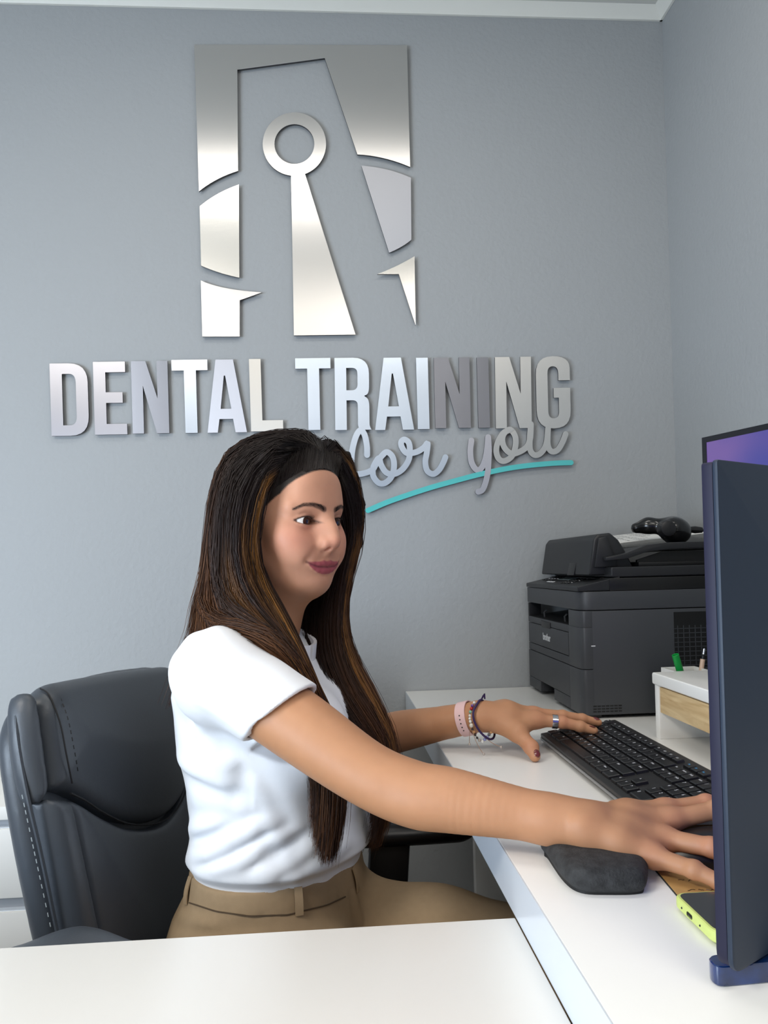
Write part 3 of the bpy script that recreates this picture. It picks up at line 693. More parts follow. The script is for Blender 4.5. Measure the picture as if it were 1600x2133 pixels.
# black hand-held device on the feeder
M_gl=mat('glossy black',sr(16,16,17),.22,coat=.3)
hc=P(1398,1102,Y=1.56)
t=thing('handheld_scanner','glossy black hand-held scanner with a round knob, lying on top of the printer','device',(hc[0],1.56,hc[2]-.03))
p0=P(1326,1100,Y=1.60); p1=P(1350,1095,Y=1.59); p2=P(1395,1097,Y=1.57)
sd=SDF(); sd.chain([p0,p1,p2],[.0115,.0155,.0175],.012); sd.cone(hc+(0,-.012,.0),hc+(.012,.02,-.002),.0235,.026,.014); sd.ell(hc+(.012,.0,-.006),(.029,.030,.027),None,.012)
sd.fn(hc,.09,lambda p: p[...,2]-(tz+.0025) if 0 else (tz-.003)-p[...,2],0,'i')
soft('body',sd,hc-np.array([.12,.06,.06]),hc+np.array([.06,.08,.05]),.0022,M_gl,t)
kn=P(1389,1101,Y=1.528)
part('knob',G().lathe([(.010,.010),(.0155,.008),(.0175,.002),(.0175,-.012)],(kn[0],kn[1]-.002,kn[2]),(0,-1,0),28),M_black,t)
part('end_cap',G().ball(p0-np.array([.006,0,0]),.0085,sc=(.6,1,1.1)),M_blk,t)
q0=P(1434,1103,Y=1.57); q1=P(1462,1104,Y=1.57)
part('cable_boot',G().tube([q0-(q1-q0)*.3,q0,(q0+q1)/2,q1],[.007,.006,.0078,.006],10),M_black,t)
part('cable',G().tube(cr([q1,q1+np.array([.03,.01,-.01]),q1+np.array([.06,.04,-.035])],6),.003,6),M_black,t)
# ------------------------------------------------------------------ monitor riser with drawer, pen pot, pens
rz=.860; rx0,ry1=.546,1.272; rx1=.78; ry0=.80
M_oak=mat('pale oak',sr(205,170,118),.5); nt,b=nodes(M_oak)
tc=nt.nodes.new('ShaderNodeTexCoord'); mp=nt.nodes.new('ShaderNodeMapping'); mp.inputs['Scale'].default_value=(60,7,70)
n1=nt.nodes.new('ShaderNodeTexNoise'); n1.inputs['Scale'].default_value=1; n1.inputs['Detail'].default_value=6; n1.inputs['Distortion'].default_value=1.2
rp=nt.nodes.new('ShaderNodeValToRGB'); rp.color_ramp.elements[0].position=.3; rp.color_ramp.elements[0].color=(*sr(198,162,110),1); rp.color_ramp.elements[1].position=.65; rp.color_ramp.elements[1].color=(*sr(232,204,156),1)
nt.links.new(tc.outputs['Object'],mp.inputs[0]); nt.links.new(mp.outputs[0],n1.inputs['Vector']); nt.links.new(n1.outputs['Fac'],rp.inputs[0]); nt.links.new(rp.outputs[0],b.inputs['Base Color'])
t=thing('monitor_riser','white monitor riser with a pale oak drawer front, beside the keyboard','shelf',(.66,1.0,DESK))
part('top_board',G().box((rx0-.004,ry0,rz-.020),(rx1,ry1,rz),.004,3),M_white,t)
for y in (ry1-.018,ry0+.001): part('side_panel',G().box((rx0,y,DESK),(rx1,y+.016,rz-.0205),.001),M_white,t)
part('back_panel',G().box((rx1-.012,ry0+.018,DESK),(rx1-.002,ry1-.019,rz-.021)),M_white,t)
d=part('drawer',G().box((rx0+.001,ry0+.019,.795),(rx0+.016,ry1-.0195,rz-.0225),.001),M_oak,t)
part('drawer_bottom',G().box((rx0+.016,ry0+.02,.796),(rx1-.014,ry1-.020,.802)),M_white,t)
pc=P(1430,1396,Y=1.36)
t=thing('pen_pot','low white pen pot standing behind the monitor riser','pen pot',(pc[0],1.36,DESK))
pw=.032; g=G().prism([(pc[0]-pw,1.335),(pc[0]+pw,1.335),(pc[0]+pw,1.395),(pc[0]-pw,1.395)],'z',DESK,pc[2]+.002,holes=[[(pc[0]-pw+.003,1.338),(pc[0]+pw-.003,1.338),(pc[0]+pw-.003,1.392),(pc[0]-pw+.003,1.392)]])
part('wall',g,M_white,t); part('base',G().box((pc[0]-pw+.003,1.338,DESK),(pc[0]+pw-.003,1.392,DESK+.003)),M_white,t)
M_green=mat('green plastic',sr(10,150,62),.35)
a=P(1407,1364,Y=1.355); b_=P(1418,1402,Y=1.36); dr=(a-b_)/np.linalg.norm(a-b_); bt=b_-dr*.07; bt[2]=max(bt[2],.757)
t=thing('green_marker','green marker pen with an open cap end sticking out of the pen pot','marker',tuple(bt))
part('cap',G().lathe([(.0066,0),(.0064,.045),(.0056,.0455),(.0045,.045),(.0042,.040)],a-dr*.045,dr,20),M_green,t)
part('barrel',G().lathe([(.0058,0),(.0058,np.linalg.norm(a-bt)-.045)],bt,dr,16),M_green,t)
a=P(1465,1350,Y=1.365); b_=P(1458,1400,Y=1.365)
M_beige=mat('beige plastic',sr(214,182,158),.4); M_chr=mat('chrome',sr(210,210,216),.12,1)
dr=(a-b_)/np.linalg.norm(a-b_); bt=b_-dr*.075; bt[2]=.757
t=thing('ballpoint_pen','beige ballpoint pen with a chrome push button in the pen pot','pen',tuple(bt)); L=np.linalg.norm(a-bt)
part('barrel',G().lathe([(.0042,0),(.0042,L-.020)],bt,dr,14),M_beige,t); part('collar',G().lathe([(.0028,0),(.0022,.009)],bt+dr*(L-.020),dr,12),M_black,t); part('push_button',G().lathe([(.0022,0),(.0022,.010),(.001,.011)],bt+dr*(L-.011),dr,12),M_chr,t)
# ------------------------------------------------------------------ monitors
M_bk=mat('blue-black monitor shell',sr(34,46,64),.45,bump=.00003,bscale=2500,spec=.35)
M_bz=mat('bezel',sr(20,20,26),.3)
A0=Vector((.2668,.507,0)); dU=Vector((.844,.536,0)); dT=Vector((-.536,.844,0)); zt=1.118; zb_=.7665
t=thing('near_monitor','dark blue-black monitor seen from behind at the right edge, nearest the viewer','monitor',(.40,.60,DESK))
Mx=Matrix(((dU.x,dT.x,0,A0.x),(dU.y,dT.y,0,A0.y),(0,0,1,0),(0,0,0,1)))
part('back_cover',G().prism(rpoly([(0,zb_,.010),(.53,zb_,.010),(.53,zt,.003),(0,zt,.003)],5),'y',0,.0045,bev=.0012).__class__() if 0 else G(),M_bk) if 0 else None
def mon(pr,y0,y1,bev,name,m,par):
    g=G().prism(pr,'y',y0,y1,bev=bev); g.v=[tuple(Mx@Vector(v)) for v in g.v]; return part(name,g,m,par)
mon(rpoly([(0,zb_,.012),(.42,zb_,.014),(.42,zt,.003),(0,zt,.003)],6),0,.0040,.0012,'back_cover',M_bk,t)
mon(rpoly([(.0006,zb_+.001,.013),(.419,zb_+.001,.013),(.419,zt-.001,.003),(.0006,zt-.001,.003)],6),.0042,.0125,.001,'side_frame',mat('dark violet frame',sr(32,32,54),.5,spec=.25),t)
M_scr=mat('screen glow',(0.01,0.01,0.02),.2,emit=sr(92,96,170),estr=.9)
mon([(.006,zb_+.012),(.414,zb_+.012),(.414,zt-.006),(.006,zt-.006)],.0126,.0132,0,'screen',M_scr,t)
# foot: a flat glossy bar, rounded end, marbled blue reflection put into its colour
M_foot=mat('glossy foot painted reflection',sr(16,46,98),.12,var=.5,vscale=45,coat=1)
part('foot_bar',G().prism(rpoly([(.2625,.523,.008),(.50,.5335,.008),(.50,.556,.006),(.264,.540,.008)],6),'z',DESK,.7645,bev=.002,seg=3),M_foot,t)
part('foot_plate',G().box((.40,.5605,DESK),(.49,.70,.756),.002),M_bz,t)
part('neck',G().box((.42,.615,.756),(.47,.66,.90),.004),M_bz,t)
# far monitor on the riser
ft=1.235; fA=P(1463,912,Z=ft); fB=P(1600,882,Z=ft); u=(fB-fA); u/=np.linalg.norm(u); nn=np.array([u[1],-u[0],0])
if nn[0]>0: nn=-nn
t=thing('far_monitor','second monitor showing a violet blue screen, standing behind the nearest one','monitor',(fA[0]+u[0]*.2,fA[1]+u[1]*.2,rz))
Mx=Matrix(((u[0],nn[0],0,fA[0]),(u[1],nn[1],0,fA[1]),(0,0,1,0),(0,0,0,1)))
wid=.36; hb=ft-.31
mon(rpoly([(0,hb,.004),(wid,hb,.004),(wid,ft,.004),(0,ft,.004)],4),-.022,-.001,.001,'back_cover',M_bz,t)
def ringp(a,b,c,d,w1,w2,name,m,y0,y1):
    g=G().prism([(a,b),(c,b),(c,d),(a,d)],'y',y0,y1,holes=[[(a+w1,b+w2),(c-w1,b+w2),(c-w1,d-w1),(a+w1,d-w1)]]); g.v=[tuple(Mx@Vector(v)) for v in g.v]; part(name,g,m,t,smooth=False)
ringp(0,hb,wid,ft,.0085,.012,'bezel',M_bz,-.001,.001)
M_vi=mat('violet screen picture',(0.0,0.0,0.0),.25,emit=(1,1,1),estr=.75); nt,b=nodes(M_vi)
tc=nt.nodes.new('ShaderNodeTexCoord'); n1=nt.nodes.new('ShaderNodeTexNoise'); n1.inputs['Scale'].default_value=6; rp=nt.nodes.new('ShaderNodeValToRGB')
rp.color_ramp.elements[0].position=.35; rp.color_ramp.elements[0].color=(*sr(62,74,160),1); rp.color_ramp.elements[1].position=.65; rp.color_ramp.elements[1].color=(*sr(122,98,168),1)
nt.links.new(tc.outputs['Object'],n1.inputs['Vector']); nt.links.new(n1.outputs['Fac'],rp.inputs[0]); nt.links.new(rp.outputs[0],b.inputs['Emission Color'])
mon([(.0085,hb+.012),(wid-.0085,hb+.012),(wid-.0085,ft-.0085),(.0085,ft-.0085)],-.0009,.0002,0,'screen',M_vi,t)
c=fA+u*.20; 
part('neck',G().box((c[0]+.01,c[1]-.03,rz+.010),(c[0]+.035,c[1]+.03,hb+.06),.004),M_bz,t)
part('foot',G().box((c[0]-.05,c[1]-.10,rz),(min(c[0]+.07,rx1-.005),c[1]+.10,rz+.010),.004),M_bz,t)
# ------------------------------------------------------------------ keyboard
M_kb=mat('keyboard body',sr(30,29,29),.42,bump=.00004,bscale=2200); M_key=mat('keycap',sr(22,22,24),.33,bump=.00003,bscale=2600); M_leg=mat('legend white',sr(205,208,212),.5); M_legb=mat('legend blue',sr(70,150,200),.5)
M_ks=mat('keyboard silver edge',sr(150,150,150),.35,.6)
tilt=math.radians(8.0); U=.0188
t=thing('computer_keyboard','black full-size computer keyboard lying in front of the monitor riser','keyboard',(.346,1.263,DESK+.003),(tilt,0,-math.pi/2))
bpy.context.view_layer.update()
def kpart(name,g,m,par=t,co=(0,0,0),me=None,**k):
    if me is None:
        me=bpy.data.meshes.new(name); me.from_pydata(g.v,[],g.f); me.update(); o=link(name,me,m,par,**k)
    else: o=bpy.data.objects.new(name,me); COL.objects.link(o); o.parent=par
    o.location=co; return o
KL,KW=.447,.130
kpart('base',G().prism(rpoly([(0,0,.004),(KL,0,.004),(KL,KW,.004),(0,KW,.004)],4),'z',0.0022,.0135,bev=.002),M_kb)
kpart('front_strip',G().box((.003,-.0016,.003),(KL-.003,.0004,.0075),.0006),M_ks)
for x in (.03,KL-.06): kpart('flip_foot',G().box((x,KW-.022,-.014),(x+.03,KW-.014,.004),.001),M_kb)
kpart('front_foot',G().box((.03,.006,-.0028),(.07,.012,.0024)),M_kb); kpart('front_foot',G().box((KL-.07,.006,-.0028),(KL-.03,.012,.0024)),M_kb)
keyme={}
def keymesh(w,h):
    k=(round(w,4),round(h,4))
    if k not in keyme:
        a,b=w-.0022,h-.0022; bm=bmesh.new(); v=[]
        for z,i in ((0,0),(.0034,.0006),(.0042,.0018)):
            v.append([bm.verts.new((x,y,z)) for x,y in ((i,i),(a-i,i),(a-i,b-i),(i,b-i))])
        for l0,l1 in zip(v[:-1],v[1:]):
            for q in range(4): bm.faces.new((l0[q],l0[(q+1)%4],l1[(q+1)%4],l1[q]))
        bm.faces.new(v[-1]); me=bpy.data.meshes.new('key'); bm.to_mesh(me); bm.free(); me.materials.append(M_key); keyme[k]=me
    return keyme[k]
legme={}
def legend(key,ch,w,h,blue=False,small=False):
    s=.0062 if not small else .0040; kk=(ch,blue,small)
    if kk not in legme:
        v,f=text_geo(ch,s,0,.00012); x0=min(q[0] for q in v); y1=max(q[1] for q in v)
        me=bpy.data.meshes.new('legend'); me.from_pydata([(q[0]-x0,q[1]-y1,0) for q in v],[],f); me.materials.append(M_legb if blue else M_leg); legme[kk]=me
    o=bpy.data.objects.new('legend',legme[kk]); COL.objects.link(o); o.parent=key; o.location=(.0036,h-.0058,.0044)
def krow(y,h,items,x0):
    x=x0
    for it in items:
        if isinstance(it,(int,float)): x+=it*U; continue
        ch,w=(it,1) if isinstance(it,str) else it[:2]; hh=it[2]*U if not isinstance(it,str) and len(it)>2 and it[2] else h
        k=kpart('key',None,None,co=(x,y,.0135),me=keymesh(w*U,hh))
        if ch.strip(): legend(k,ch.strip('~'),w*U,hh,blue=ch.startswith('~'),small=len(ch.strip('~'))>1)
        x+=w*U
X0=.010; Y0=.010
R=lambda s:list(s)
krow(Y0,U,[('Ctrl',1.25),('Fn',1.25),('Alt',1.25),(' ',6.0),('Alt',1.25),('Fn',1.25),('Menu',1.25),('Ctrl',1.5),.25,'<','v','>',.25,('0',2),'.',('Enter',1,2.0)],X0)
krow(Y0+U,U,[('Shift',1.25),'<']+R('ZXCVBNM')+[',','.','-',('Shift',2.75),1.25,'^',1.25]+R('123'),X0)
krow(Y0+2*U,U,[('Lock',1.75)]+R('ASDFGHJKL')+[';',"'",'#',('Enter',1.25),3.5]+R('456')+[('+',1,2.0)],X0)
krow(Y0+3*U,U,[('Tab',1.5)]+R('QWERTYUIOP')+['[',']',('Enter',1.5),.25,('Del',1),('End',1),('PgDn',1),.25]+R('789'),X0)
krow(Y0+4*U,U,[('`',1)]+R('1234567890')+['-','=',('Back',2),.25,('Ins',1),('Home',1),('PgUp',1),.25,('Num',1),'/','*','-'],X0)
krow(Y0+5*U+.003,U*.72,[('Esc',1),.6]+[('F%d'%i,1) for i in range(1,5)]+[.4]+[('F%d'%i,1) for i in range(5,9)]+[.4]+[('F%d'%i,1) for i in range(9,13)]+[.85,('~Prt',1),('~Scr',1),('~Pau',1),.25,('Vol',1),('Mute',1),('Calc',1),('Off',1)],X0)
# ------------------------------------------------------------------ wrist rest, mouse pad, mouse, phone
M_gel=mat('black fleece fabric',sr(46,47,48),.85,bump=.0012,bscale=420,detail=8,var=.45,vscale=120)
wr=[tuple(P(x,y,Z=DESK+.004)[:2]) for x,y in [(1135,1782),(1128,1768),(1172,1735),(1270,1722),(1330,1745),(1348,1790),(1350,1845),(1335,1858),(1270,1860),(1208,1856),(1170,1832)]]
wrp=[tuple(q) for q in cr(wr,6,True)]
sd=SDF().fn((.245,.745,.76),.2,pad(wrp,(0,0,DESK+.0115),(1,0,0),(0,1,0),(0,0,1),.0098,.0035,.0098,.016)); 
t=thing('wrist_rest','rounded dark fabric wrist rest on the desk under the woman\'s near wrist','wrist rest',(.245,.73,DESK))
soft('cushion',sd,(.17,.64,.745),(.33,.86,.785),.0024,M_gel,t)
bs=G().prism([(np.mean([q[0] for q in wrp])+(q[0]-np.mean([w[0] for w in wrp]))*.93,np.mean([q[1] for q in wrp])+(q[1]-np.mean([w[1] for w in wrp]))*.93) for q in wrp],'z',DESK,DESK+.004); part('rubber_base',bs,M_dark,t)
M_cork=mat('tan printed mouse pad',sr(190,150,92),.6,var=.12,vscale=40)
e0=P(1350,1797,Z=DESK); e1=P(1405,1862,Z=DESK); dd=(e1-e0); dd/=np.linalg.norm(dd); nn=np.array([-dd[1],dd[0],0]); 
if nn[0]<0: nn=-nn
o0=e0-dd*.10; c4=[o0,o0+dd*.215,o0+dd*.215+nn*.185,o0+nn*.185]
t=thing('mouse_pad','thin tan mouse pad with small dark handwriting, under the mouse','mouse pad',tuple((o0+dd*.1+nn*.09)[:2])+(DESK,))
part('foam_base',G().prism([tuple(q[:2]) for q in c4],'z',DESK,DESK+.0018),M_dark,t)
part('printed_top',G().prism([tuple((q+ (sum(c4)/4-q)*.004)[:2]) for q in c4],'z',DESK+.0018,DESK+.0024),M_cork,t)
g=G()
for r in range(9):
    w=.012
    while w<.16:
        l=rng.uniform(.004,.011); base=o0+dd*(.018+r*.022)+nn*w
        pts=[base+nn*l*s_+dd*rng.uniform(-.0022,.0022) for s_ in np.linspace(0,1,5)]
        g.tube([(q[0],q[1],DESK+.0026) for q in pts],.00032,3); w+=l+.003
tag(part('handwriting',g,mat('sepia ink',sr(70,48,28),.6),t),kind='stuff')
# phone
ph=P(1408,1868,Z=DESK+.009); cor=P(1406,1858,Z=DESK+.010)
e1=P(1468,1948,Z=DESK+.003); e0=P(1412,1893,Z=DESK+.003); du=e1-e0; du/=np.linalg.norm(du); dv=np.array([-du[1],du[0],0])
if dv[0]<0: dv=-dv
c0=e0-du*.010+dv*.0
M_lime=mat('lime silicone',sr(206,218,126),.45,spec=.4); M_pscr=mat('phone glass',sr(22,20,24),.08,coat=1)
pl=lambda a,b: tuple((c0+du*a+dv*b)[:2])
pw_,pl_=.074,.150
t=thing('smartphone','smartphone in a lime green case lying beside the mouse pad','phone',pl(.037,.07)+(DESK,))
g=G().prism(rpoly([pl(0,0)+(.011,),pl(pw_,0)+(.011,),pl(pw_,pl_)+(.011,),pl(0,pl_)+(.011,)],6),'z',DESK+.0024,DESK+.0125,bev=.0028,seg=3); part('case',g,M_lime,t)
g=G().prism(rpoly([pl(.003,.003)+(.009,),pl(pw_-.003,.003)+(.009,),pl(pw_-.003,pl_-.003)+(.009,),pl(.003,pl_-.003)+(.009,)],6),'z',DESK+.0115,DESK+.01275); part('screen',g,M_pscr,t)
prt=c0+du*.032+np.array([0,0,DESK+.0072]); prt[2]=DESK+.0072
Mp=Matrix(((du[0],dv[0],0,prt[0]),(du[1],dv[1],0,prt[1]),(0,0,1,prt[2]),(0,0,0,1)))
g=G().box((-.0045,-.0004,-.0018),(.0045,.001,.0018),.0015,3,M=Mp); part('charging_port',g,M_dark,t)
for q in (.018,.05): 
    g=G().ball((0,0,0),.0009); g.v=[tuple(Vector(v)+Vector(prt)+Vector(du)*(q-.032)) for v in g.v]; part('speaker_hole',g,M_dark,t)
# mouse
mc=np.array([.372,.735,DESK+.0024])
t=thing('computer_mouse','black computer mouse under the woman\'s near hand','mouse',tuple(mc))
sd=SDF().ell(mc+(0,0,.008),(.056,.032,.024),None,.01); sd.fn(mc,.1,lambda p:(mc[2]+.001)-p[...,2],.002,'i')
soft('shell',sd,mc-np.array([.07,.05,.01]),mc+np.array([.07,.05,.05]),.002,M_black,t)
part('scroll_wheel',G().lathe([(.007,-.0035),(.008,0),(.007,.0035)],mc+(.028,0,.024),(0,1,0),16),M_dark,t)
# ------------------------------------------------------------------ the woman
A_=np.array
hy=math.radians(49); hp_=math.radians(2)
hF=A_([math.sin(hy),-math.cos(hy),0]); hL=A_([math.cos(hy),math.sin(hy),0]); hU0=A_([0,0,1.])
hU=hU0*math.cos(hp_)+hF*math.sin(hp_); hF=hF*math.cos(hp_)-hU0*math.sin(hp_)
hC=A_([-.0690,1.12,1.1205])
def H(f,l,u): return hC+(hF*f+hL*l+hU*u)/1000
HM=np.stack([hF,hL,hU])
def hloc(p): return ((p-hC)@HM.T)*1000
ty=math.radians(62); tF=A_([math.sin(ty),-math.cos(ty),0]); tL=A_([math.cos(ty),math.sin(ty),0]); tU=A_([0,0,1.]); TM_=np.stack([tF,tL,tU])
woman=thing('person','smiling seated woman with long dark hair, white top and khaki trousers, hands on the desk','person',(-.08,1.12,0))
# joints
SR=A_([-.140,.975,.926]); ER=A_([.058,.850,.806]); WR=A_([.252,.757,.7850])
SL=A_([-.052,1.285,.912]); EL=A_([.055,1.325,.757]); WL=A_([.236,1.218,.808])
neckb=A_([-.112,1.145,.955]); neckt=H(-22,0,-62)
B=SDF(); mm=.001
# --- head masses
B.ell(H(-5,0,30),A_([93,74,81])*mm,HM,0)
B.ell(H(38,0,-18),A_([50,60,68])*mm,HM,.018)
B.ell(H(48,0,-48),A_([34,46,45])*mm,HM,.02)
B.cone(H(2,-50,-42),H(57,-17,-83),.013,.014,.028); B.cone(H(2,50,-42),H(57,17,-83),.013,.014,.028)
B.ell(H(68,0,-83),A_([13,16,13])*mm,HM,.020)
for s in(-1,1):
    B.ell(H(58,s*44,-26),A_([22,19,20])*mm,HM,.02)      # cheekbone
    B.ell(H(66,s*32,-46),A_([19,19,20])*mm,HM,.02)      # cheek
    B.cone(H(80,s*12,17),H(67,s*47,17),.010,.008,.016)   # brow ridge
B.ell(H(74,0,40),A_([16,42,36])*mm,HM,.02)              # forehead
B.ell(H(69,0,-57),A_([14.5,27,21])*mm,HM,.016)            # muzzle
# --- neck, shoulders, chest (the rest of the trunk is under the clothes)
B.cone(neckt,neckb,.050,.053,.03); B.cone(neckb,neckb+tF*(-.0)+A_([-.02,.0,-.10]),.055,.075,.03)
B.cone(H(25,0,-85),neckb+tF*.02+A_([0,0,.03]),.030,.040,.04)
B.cone(neckb+A_([-.01,0,-.02]),SR,.040,.043,.03); B.cone(neckb+A_([-.01,0,-.02]),SL,.040,.043,.03)
B.ell(neckb+A_([-.0,0,-.14]),(.085,.125,.12),TM_,.03)
# --- right arm (near the camera)
MR=SR+(ER-SR)*.5
fa=ER+(WR-ER)*.28
B.limb([SR,MR,ER+(SR-ER)*.12,ER+(WR-ER)*.14+A_([0,0,-.001]),ER+(WR-ER)*.34,ER+(WR-ER)*.66,WR],[.044,.0415,.0360,.0355,.0338,.0268,.0215],.02,8)
B.cone(ER+(WR-ER)*.84,WR,.0218,.0225,.022,flat=((0,.1,1),.82))
B.bump(ER+A_([.004,-.030,.004]),(.012,.012,.010),-.0016)
B.ell(WR+A_([-.012,-.016,.010]),(.008,.008,.007),None,.010)  # wrist bone
# --- left arm
B.limb([SL,SL+(EL-SL)*.5,EL+(SL-EL)*.1,EL+(WL-EL)*.15,EL+(WL-EL)*.35,EL+(WL-EL)*.68,WL],[.043,.040,.036,.0352,.0335,.0272,.0215],.02,6)
B.cone(EL+(WL-EL)*.75,WL,.0235,.0230,.012,flat=((.2,-.1,1),.84))
# --- right hand: palm from metacarpals, fingers in their own channels
mR=[A_([.342,.778,.790]),A_([.338,.757,.787]),A_([.321,.734,.777]),A_([.300,.713,.769])]
wro=[A_([.004,.014,.0]),A_([.002,.005,.001]),A_([.0,-.005,0]),A_([-.004,-.013,-.002])]
for m,o in zip(mR,wro): B.chain([WR+o,(WR+o+m)/2+A_([0,0,.002]),m],[.0150,.0130,.0108],.013)
B.cone(WR+A_([.03,-.01,-.005]),A_([.305,.73,.770]),.014,.011,.014)
def finger(pts,rs,ch):
    B.chain([A_(p) for p in pts],rs,.003,ch=ch)
    for p,r in zip(pts[1:-1],rs[1:-1]): B.ell(A_(p),(r*1.06,)*3,None,.004,ch=ch)
finger([mR[0],(.386,.778,.7955),(.412,.775,.788),(.430,.772,.778)],[.0100,.0086,.0078,.0064],1)
finger([mR[1],(.384,.756,.7955),(.412,.752,.790),(.431,.748,.777)],[.0102,.0088,.0079,.0065],2)
finger([mR[2],(.352,.702,.779),(.370,.684,.769),(.381,.673,.760)],[.0102,.0086,.0076,.0062],3)
finger([mR[3],(.324,.680,.768),(.340,.664,.762),(.350,.655,.7575)],[.0094,.0078,.0068,.0056],4)
finger([WR+A_([.018,.018,-.004]),(.298,.800,.783),(.332,.806,.774),(.356,.800,.766)],[.0140,.0115,.0096,.0078],5)
for m in mR: B.bump(m+A_([0,0,.010]),(.007,.007,.006),.0016)
for m,o in zip(mR,wro): B.crease([WR+o*.8+A_([.03,0,.012]),m+A_([0,0,.009])],.0026,.0007)
# --- left hand
mL=[A_([.322,1.203,.801]),A_([.325,1.226,.806]),A_([.318,1.247,.802]),A_([.308,1.264,.796])]
wlo=[A_([.0,-.013,-.004]),A_([.0,-.003,.002]),A_([0,.006,.001]),A_([0,.014,-.003])]
for m,o in zip(mL,wlo): B.chain([WL+o,(WL+o+m)/2+A_([0,0,.006]),m],[.0160,.0138,.0105],.013)
finger([mL[0],(.362,1.197,.797),(.390,1.193,.790),(.411,1.190,.7835)],[.0104,.0090,.0080,.0064],6)
finger([mL[1],(.372,1.226,.801),(.404,1.225,.795),(.430,1.224,.7885)],[.0102,.0088,.0079,.0063],7)
finger([mL[2],(.362,1.252,.795),(.390,1.252,.788),(.412,1.250,.7835)],[.0100,.0085,.0076,.0062],8)
finger([mL[3],(.340,1.273,.788),(.362,1.276,.781),(.378,1.276,.776)],[.0092,.0076,.0067,.0055],9)
finger([WL+A_([.020,-.012,-.006]),(.2865,1.178,.787),(.3005,1.156,.7695),(.3030,1.1445,.7585)],[.0145,.0125,.0108,.0084],10)
B.cone(WL+A_([.02,-.008,-.004]),(.286,1.180,.788),.017,.0115,.016); B.cone((.286,1.180,.788),mL[0],.009,.009,.016)
for m in mL: B.bump(m+A_([0,0,.009]),(.007,.007,.006),.0012)
B.kc={i:.009 for i in range(1,11)}
B.crease([(.2985,1.150,.776),(.3045,1.150,.774)],.0012,-.0006)
# --- face details, in order: sockets, lids, nose, lips
EY=[(71,-31.5,-3.5),(71,31.5,-3.5)]
def surf(l,u,f0=125.,add=0.):
    """point of the current head surface at local side l and height u"""
    f=np.arange(f0,20,-.4); p=A_([H(x,l,u) for x in f]); d=B.ev(p[None])[0]; k=np.argmax(d<0)
    x=f[k]+.4*d[k]/(d[k]-d[k-1]) if k>0 else f[k]
    return H(x+add,l,u)
def almond(p):
    q=hloc(p); l=np.abs(q[...,1])-31.0; u=q[...,2]+3.4-.05*l
    return np.maximum(np.maximum(np.hypot(l,u-(6.0-23.5))-23.5,np.hypot(l,u-(38-4.0))-38),72-q[...,0])*mm
for s in(-1,1):
    B.ell(H(95,s*29,-3),A_([15,17,11])*mm,HM,.012,'s')
    B.ell(H(*EY[0 if s<0 else 1]),A_([13.5,13.8,13.2])*mm,HM,.004)
B.chain([H(82,0,12),H(90,0,-3),H(98,0,-16),H(103,0,-26)],[.0065,.0064,.0070,.0080],.013)
B.ell(H(102.5,0,-30.5),A_([8.6,8.6,7.4])*mm,HM,.006)
for s in(-1,1):
    B.ell(H(93,s*10.8,-34),A_([8.4,5.6,6.0])*mm,HM,.007)
    B.cone(H(86,s*9,-14),H(91,s*9,-31),.005,.005,.014)
B.cone(H(99,0,-37),H(90,0,-45),.0038,.0048,.007)
for s in(-1,1): B.ell(H(97,s*5.8,-40),A_([5.0,3.0,3.6])*mm,HM,.0025,'s')
for s in(-1,1): B.fn(H(84,s*31,-4),.026,almond,.0008,'s')
for s in(-1,1):
    B.crease([surf(s*19,3.5),surf(s*26,8.2),surf(s*36,8.6),surf(s*44,4.5)],.0011,-.0011)
    B.crease([surf(s*19,-10),surf(s*29,-14.5),surf(s*40,-13.5)],.0022,-.0006)
    B.crease([surf(s*16,-30),surf(s*17.5,-38)],.0018,-.0009); B.crease([surf(s*19,-38),surf(s*30,-49),surf(s*37.5,-60)],.0036,-.0018)
B.crease([surf(0,-46),surf(0,-55)],.0020,-.0007)
LU=[(-31,-59.4),(-24,-60.6),(-15,-61.6),(-7,-60.4),(0,-61.6),(7,-60.4),(15,-61.6),(24,-60.6),(31,-59.4)]
LL=[(-29,-62.0),(-22,-66.0),(-14,-69.4),(-6,-71),(0,-71.2),(6,-71),(14,-69.4),(22,-66.0),(29,-62.0)]
lipu=[surf(l,u,add=-.6-1.6*(abs(l)/29)**2) for l,u in LU]; lipl=[surf(l,u,add=-.6-1.8*(abs(l)/29)**2) for l,u in LL]
B.chain(lipu,[.0010,.0020,.0031,.0040,.0036,.0040,.0031,.0020,.0010],.0035); B.chain(lipl,[.0010,.0025,.0040,.0048,.0050,.0048,.0040,.0025,.0010],.0035)
ML=[(-34,-58.0),(-26,-61.8),(-16,-65.0),(-7,-65.0),(0,-65.8),(7,-65.0),(16,-65.0),(26,-61.8),(34,-58.0)]
mline=[surf(l,u,add=.0) for l,u in ML]
B.chain(mline,[.0010,.0009,.0008,.0008,.0008,.0008,.0008,.0009,.0010],.0012,mode='s')
for s in(-1,1): B.bump(surf(s*36,-57.5),A_([4,3.2,4])*mm,-.0014,HM)
B.bump(surf(0,-75.5),A_([9,15,4.5])*mm,-.0018,HM)
lipu=[surf(l,u) for l,u in LU]; lipl=[surf(l,u) for l,u in LL]; mline=[surf(l,u) for l,u in ML]
Hb=.00165
V,F=B.mesh((-.26,.60,.70),(.46,1.42,1.26),Hb,n=12)
V=smooth_v(V,F,1,.35)
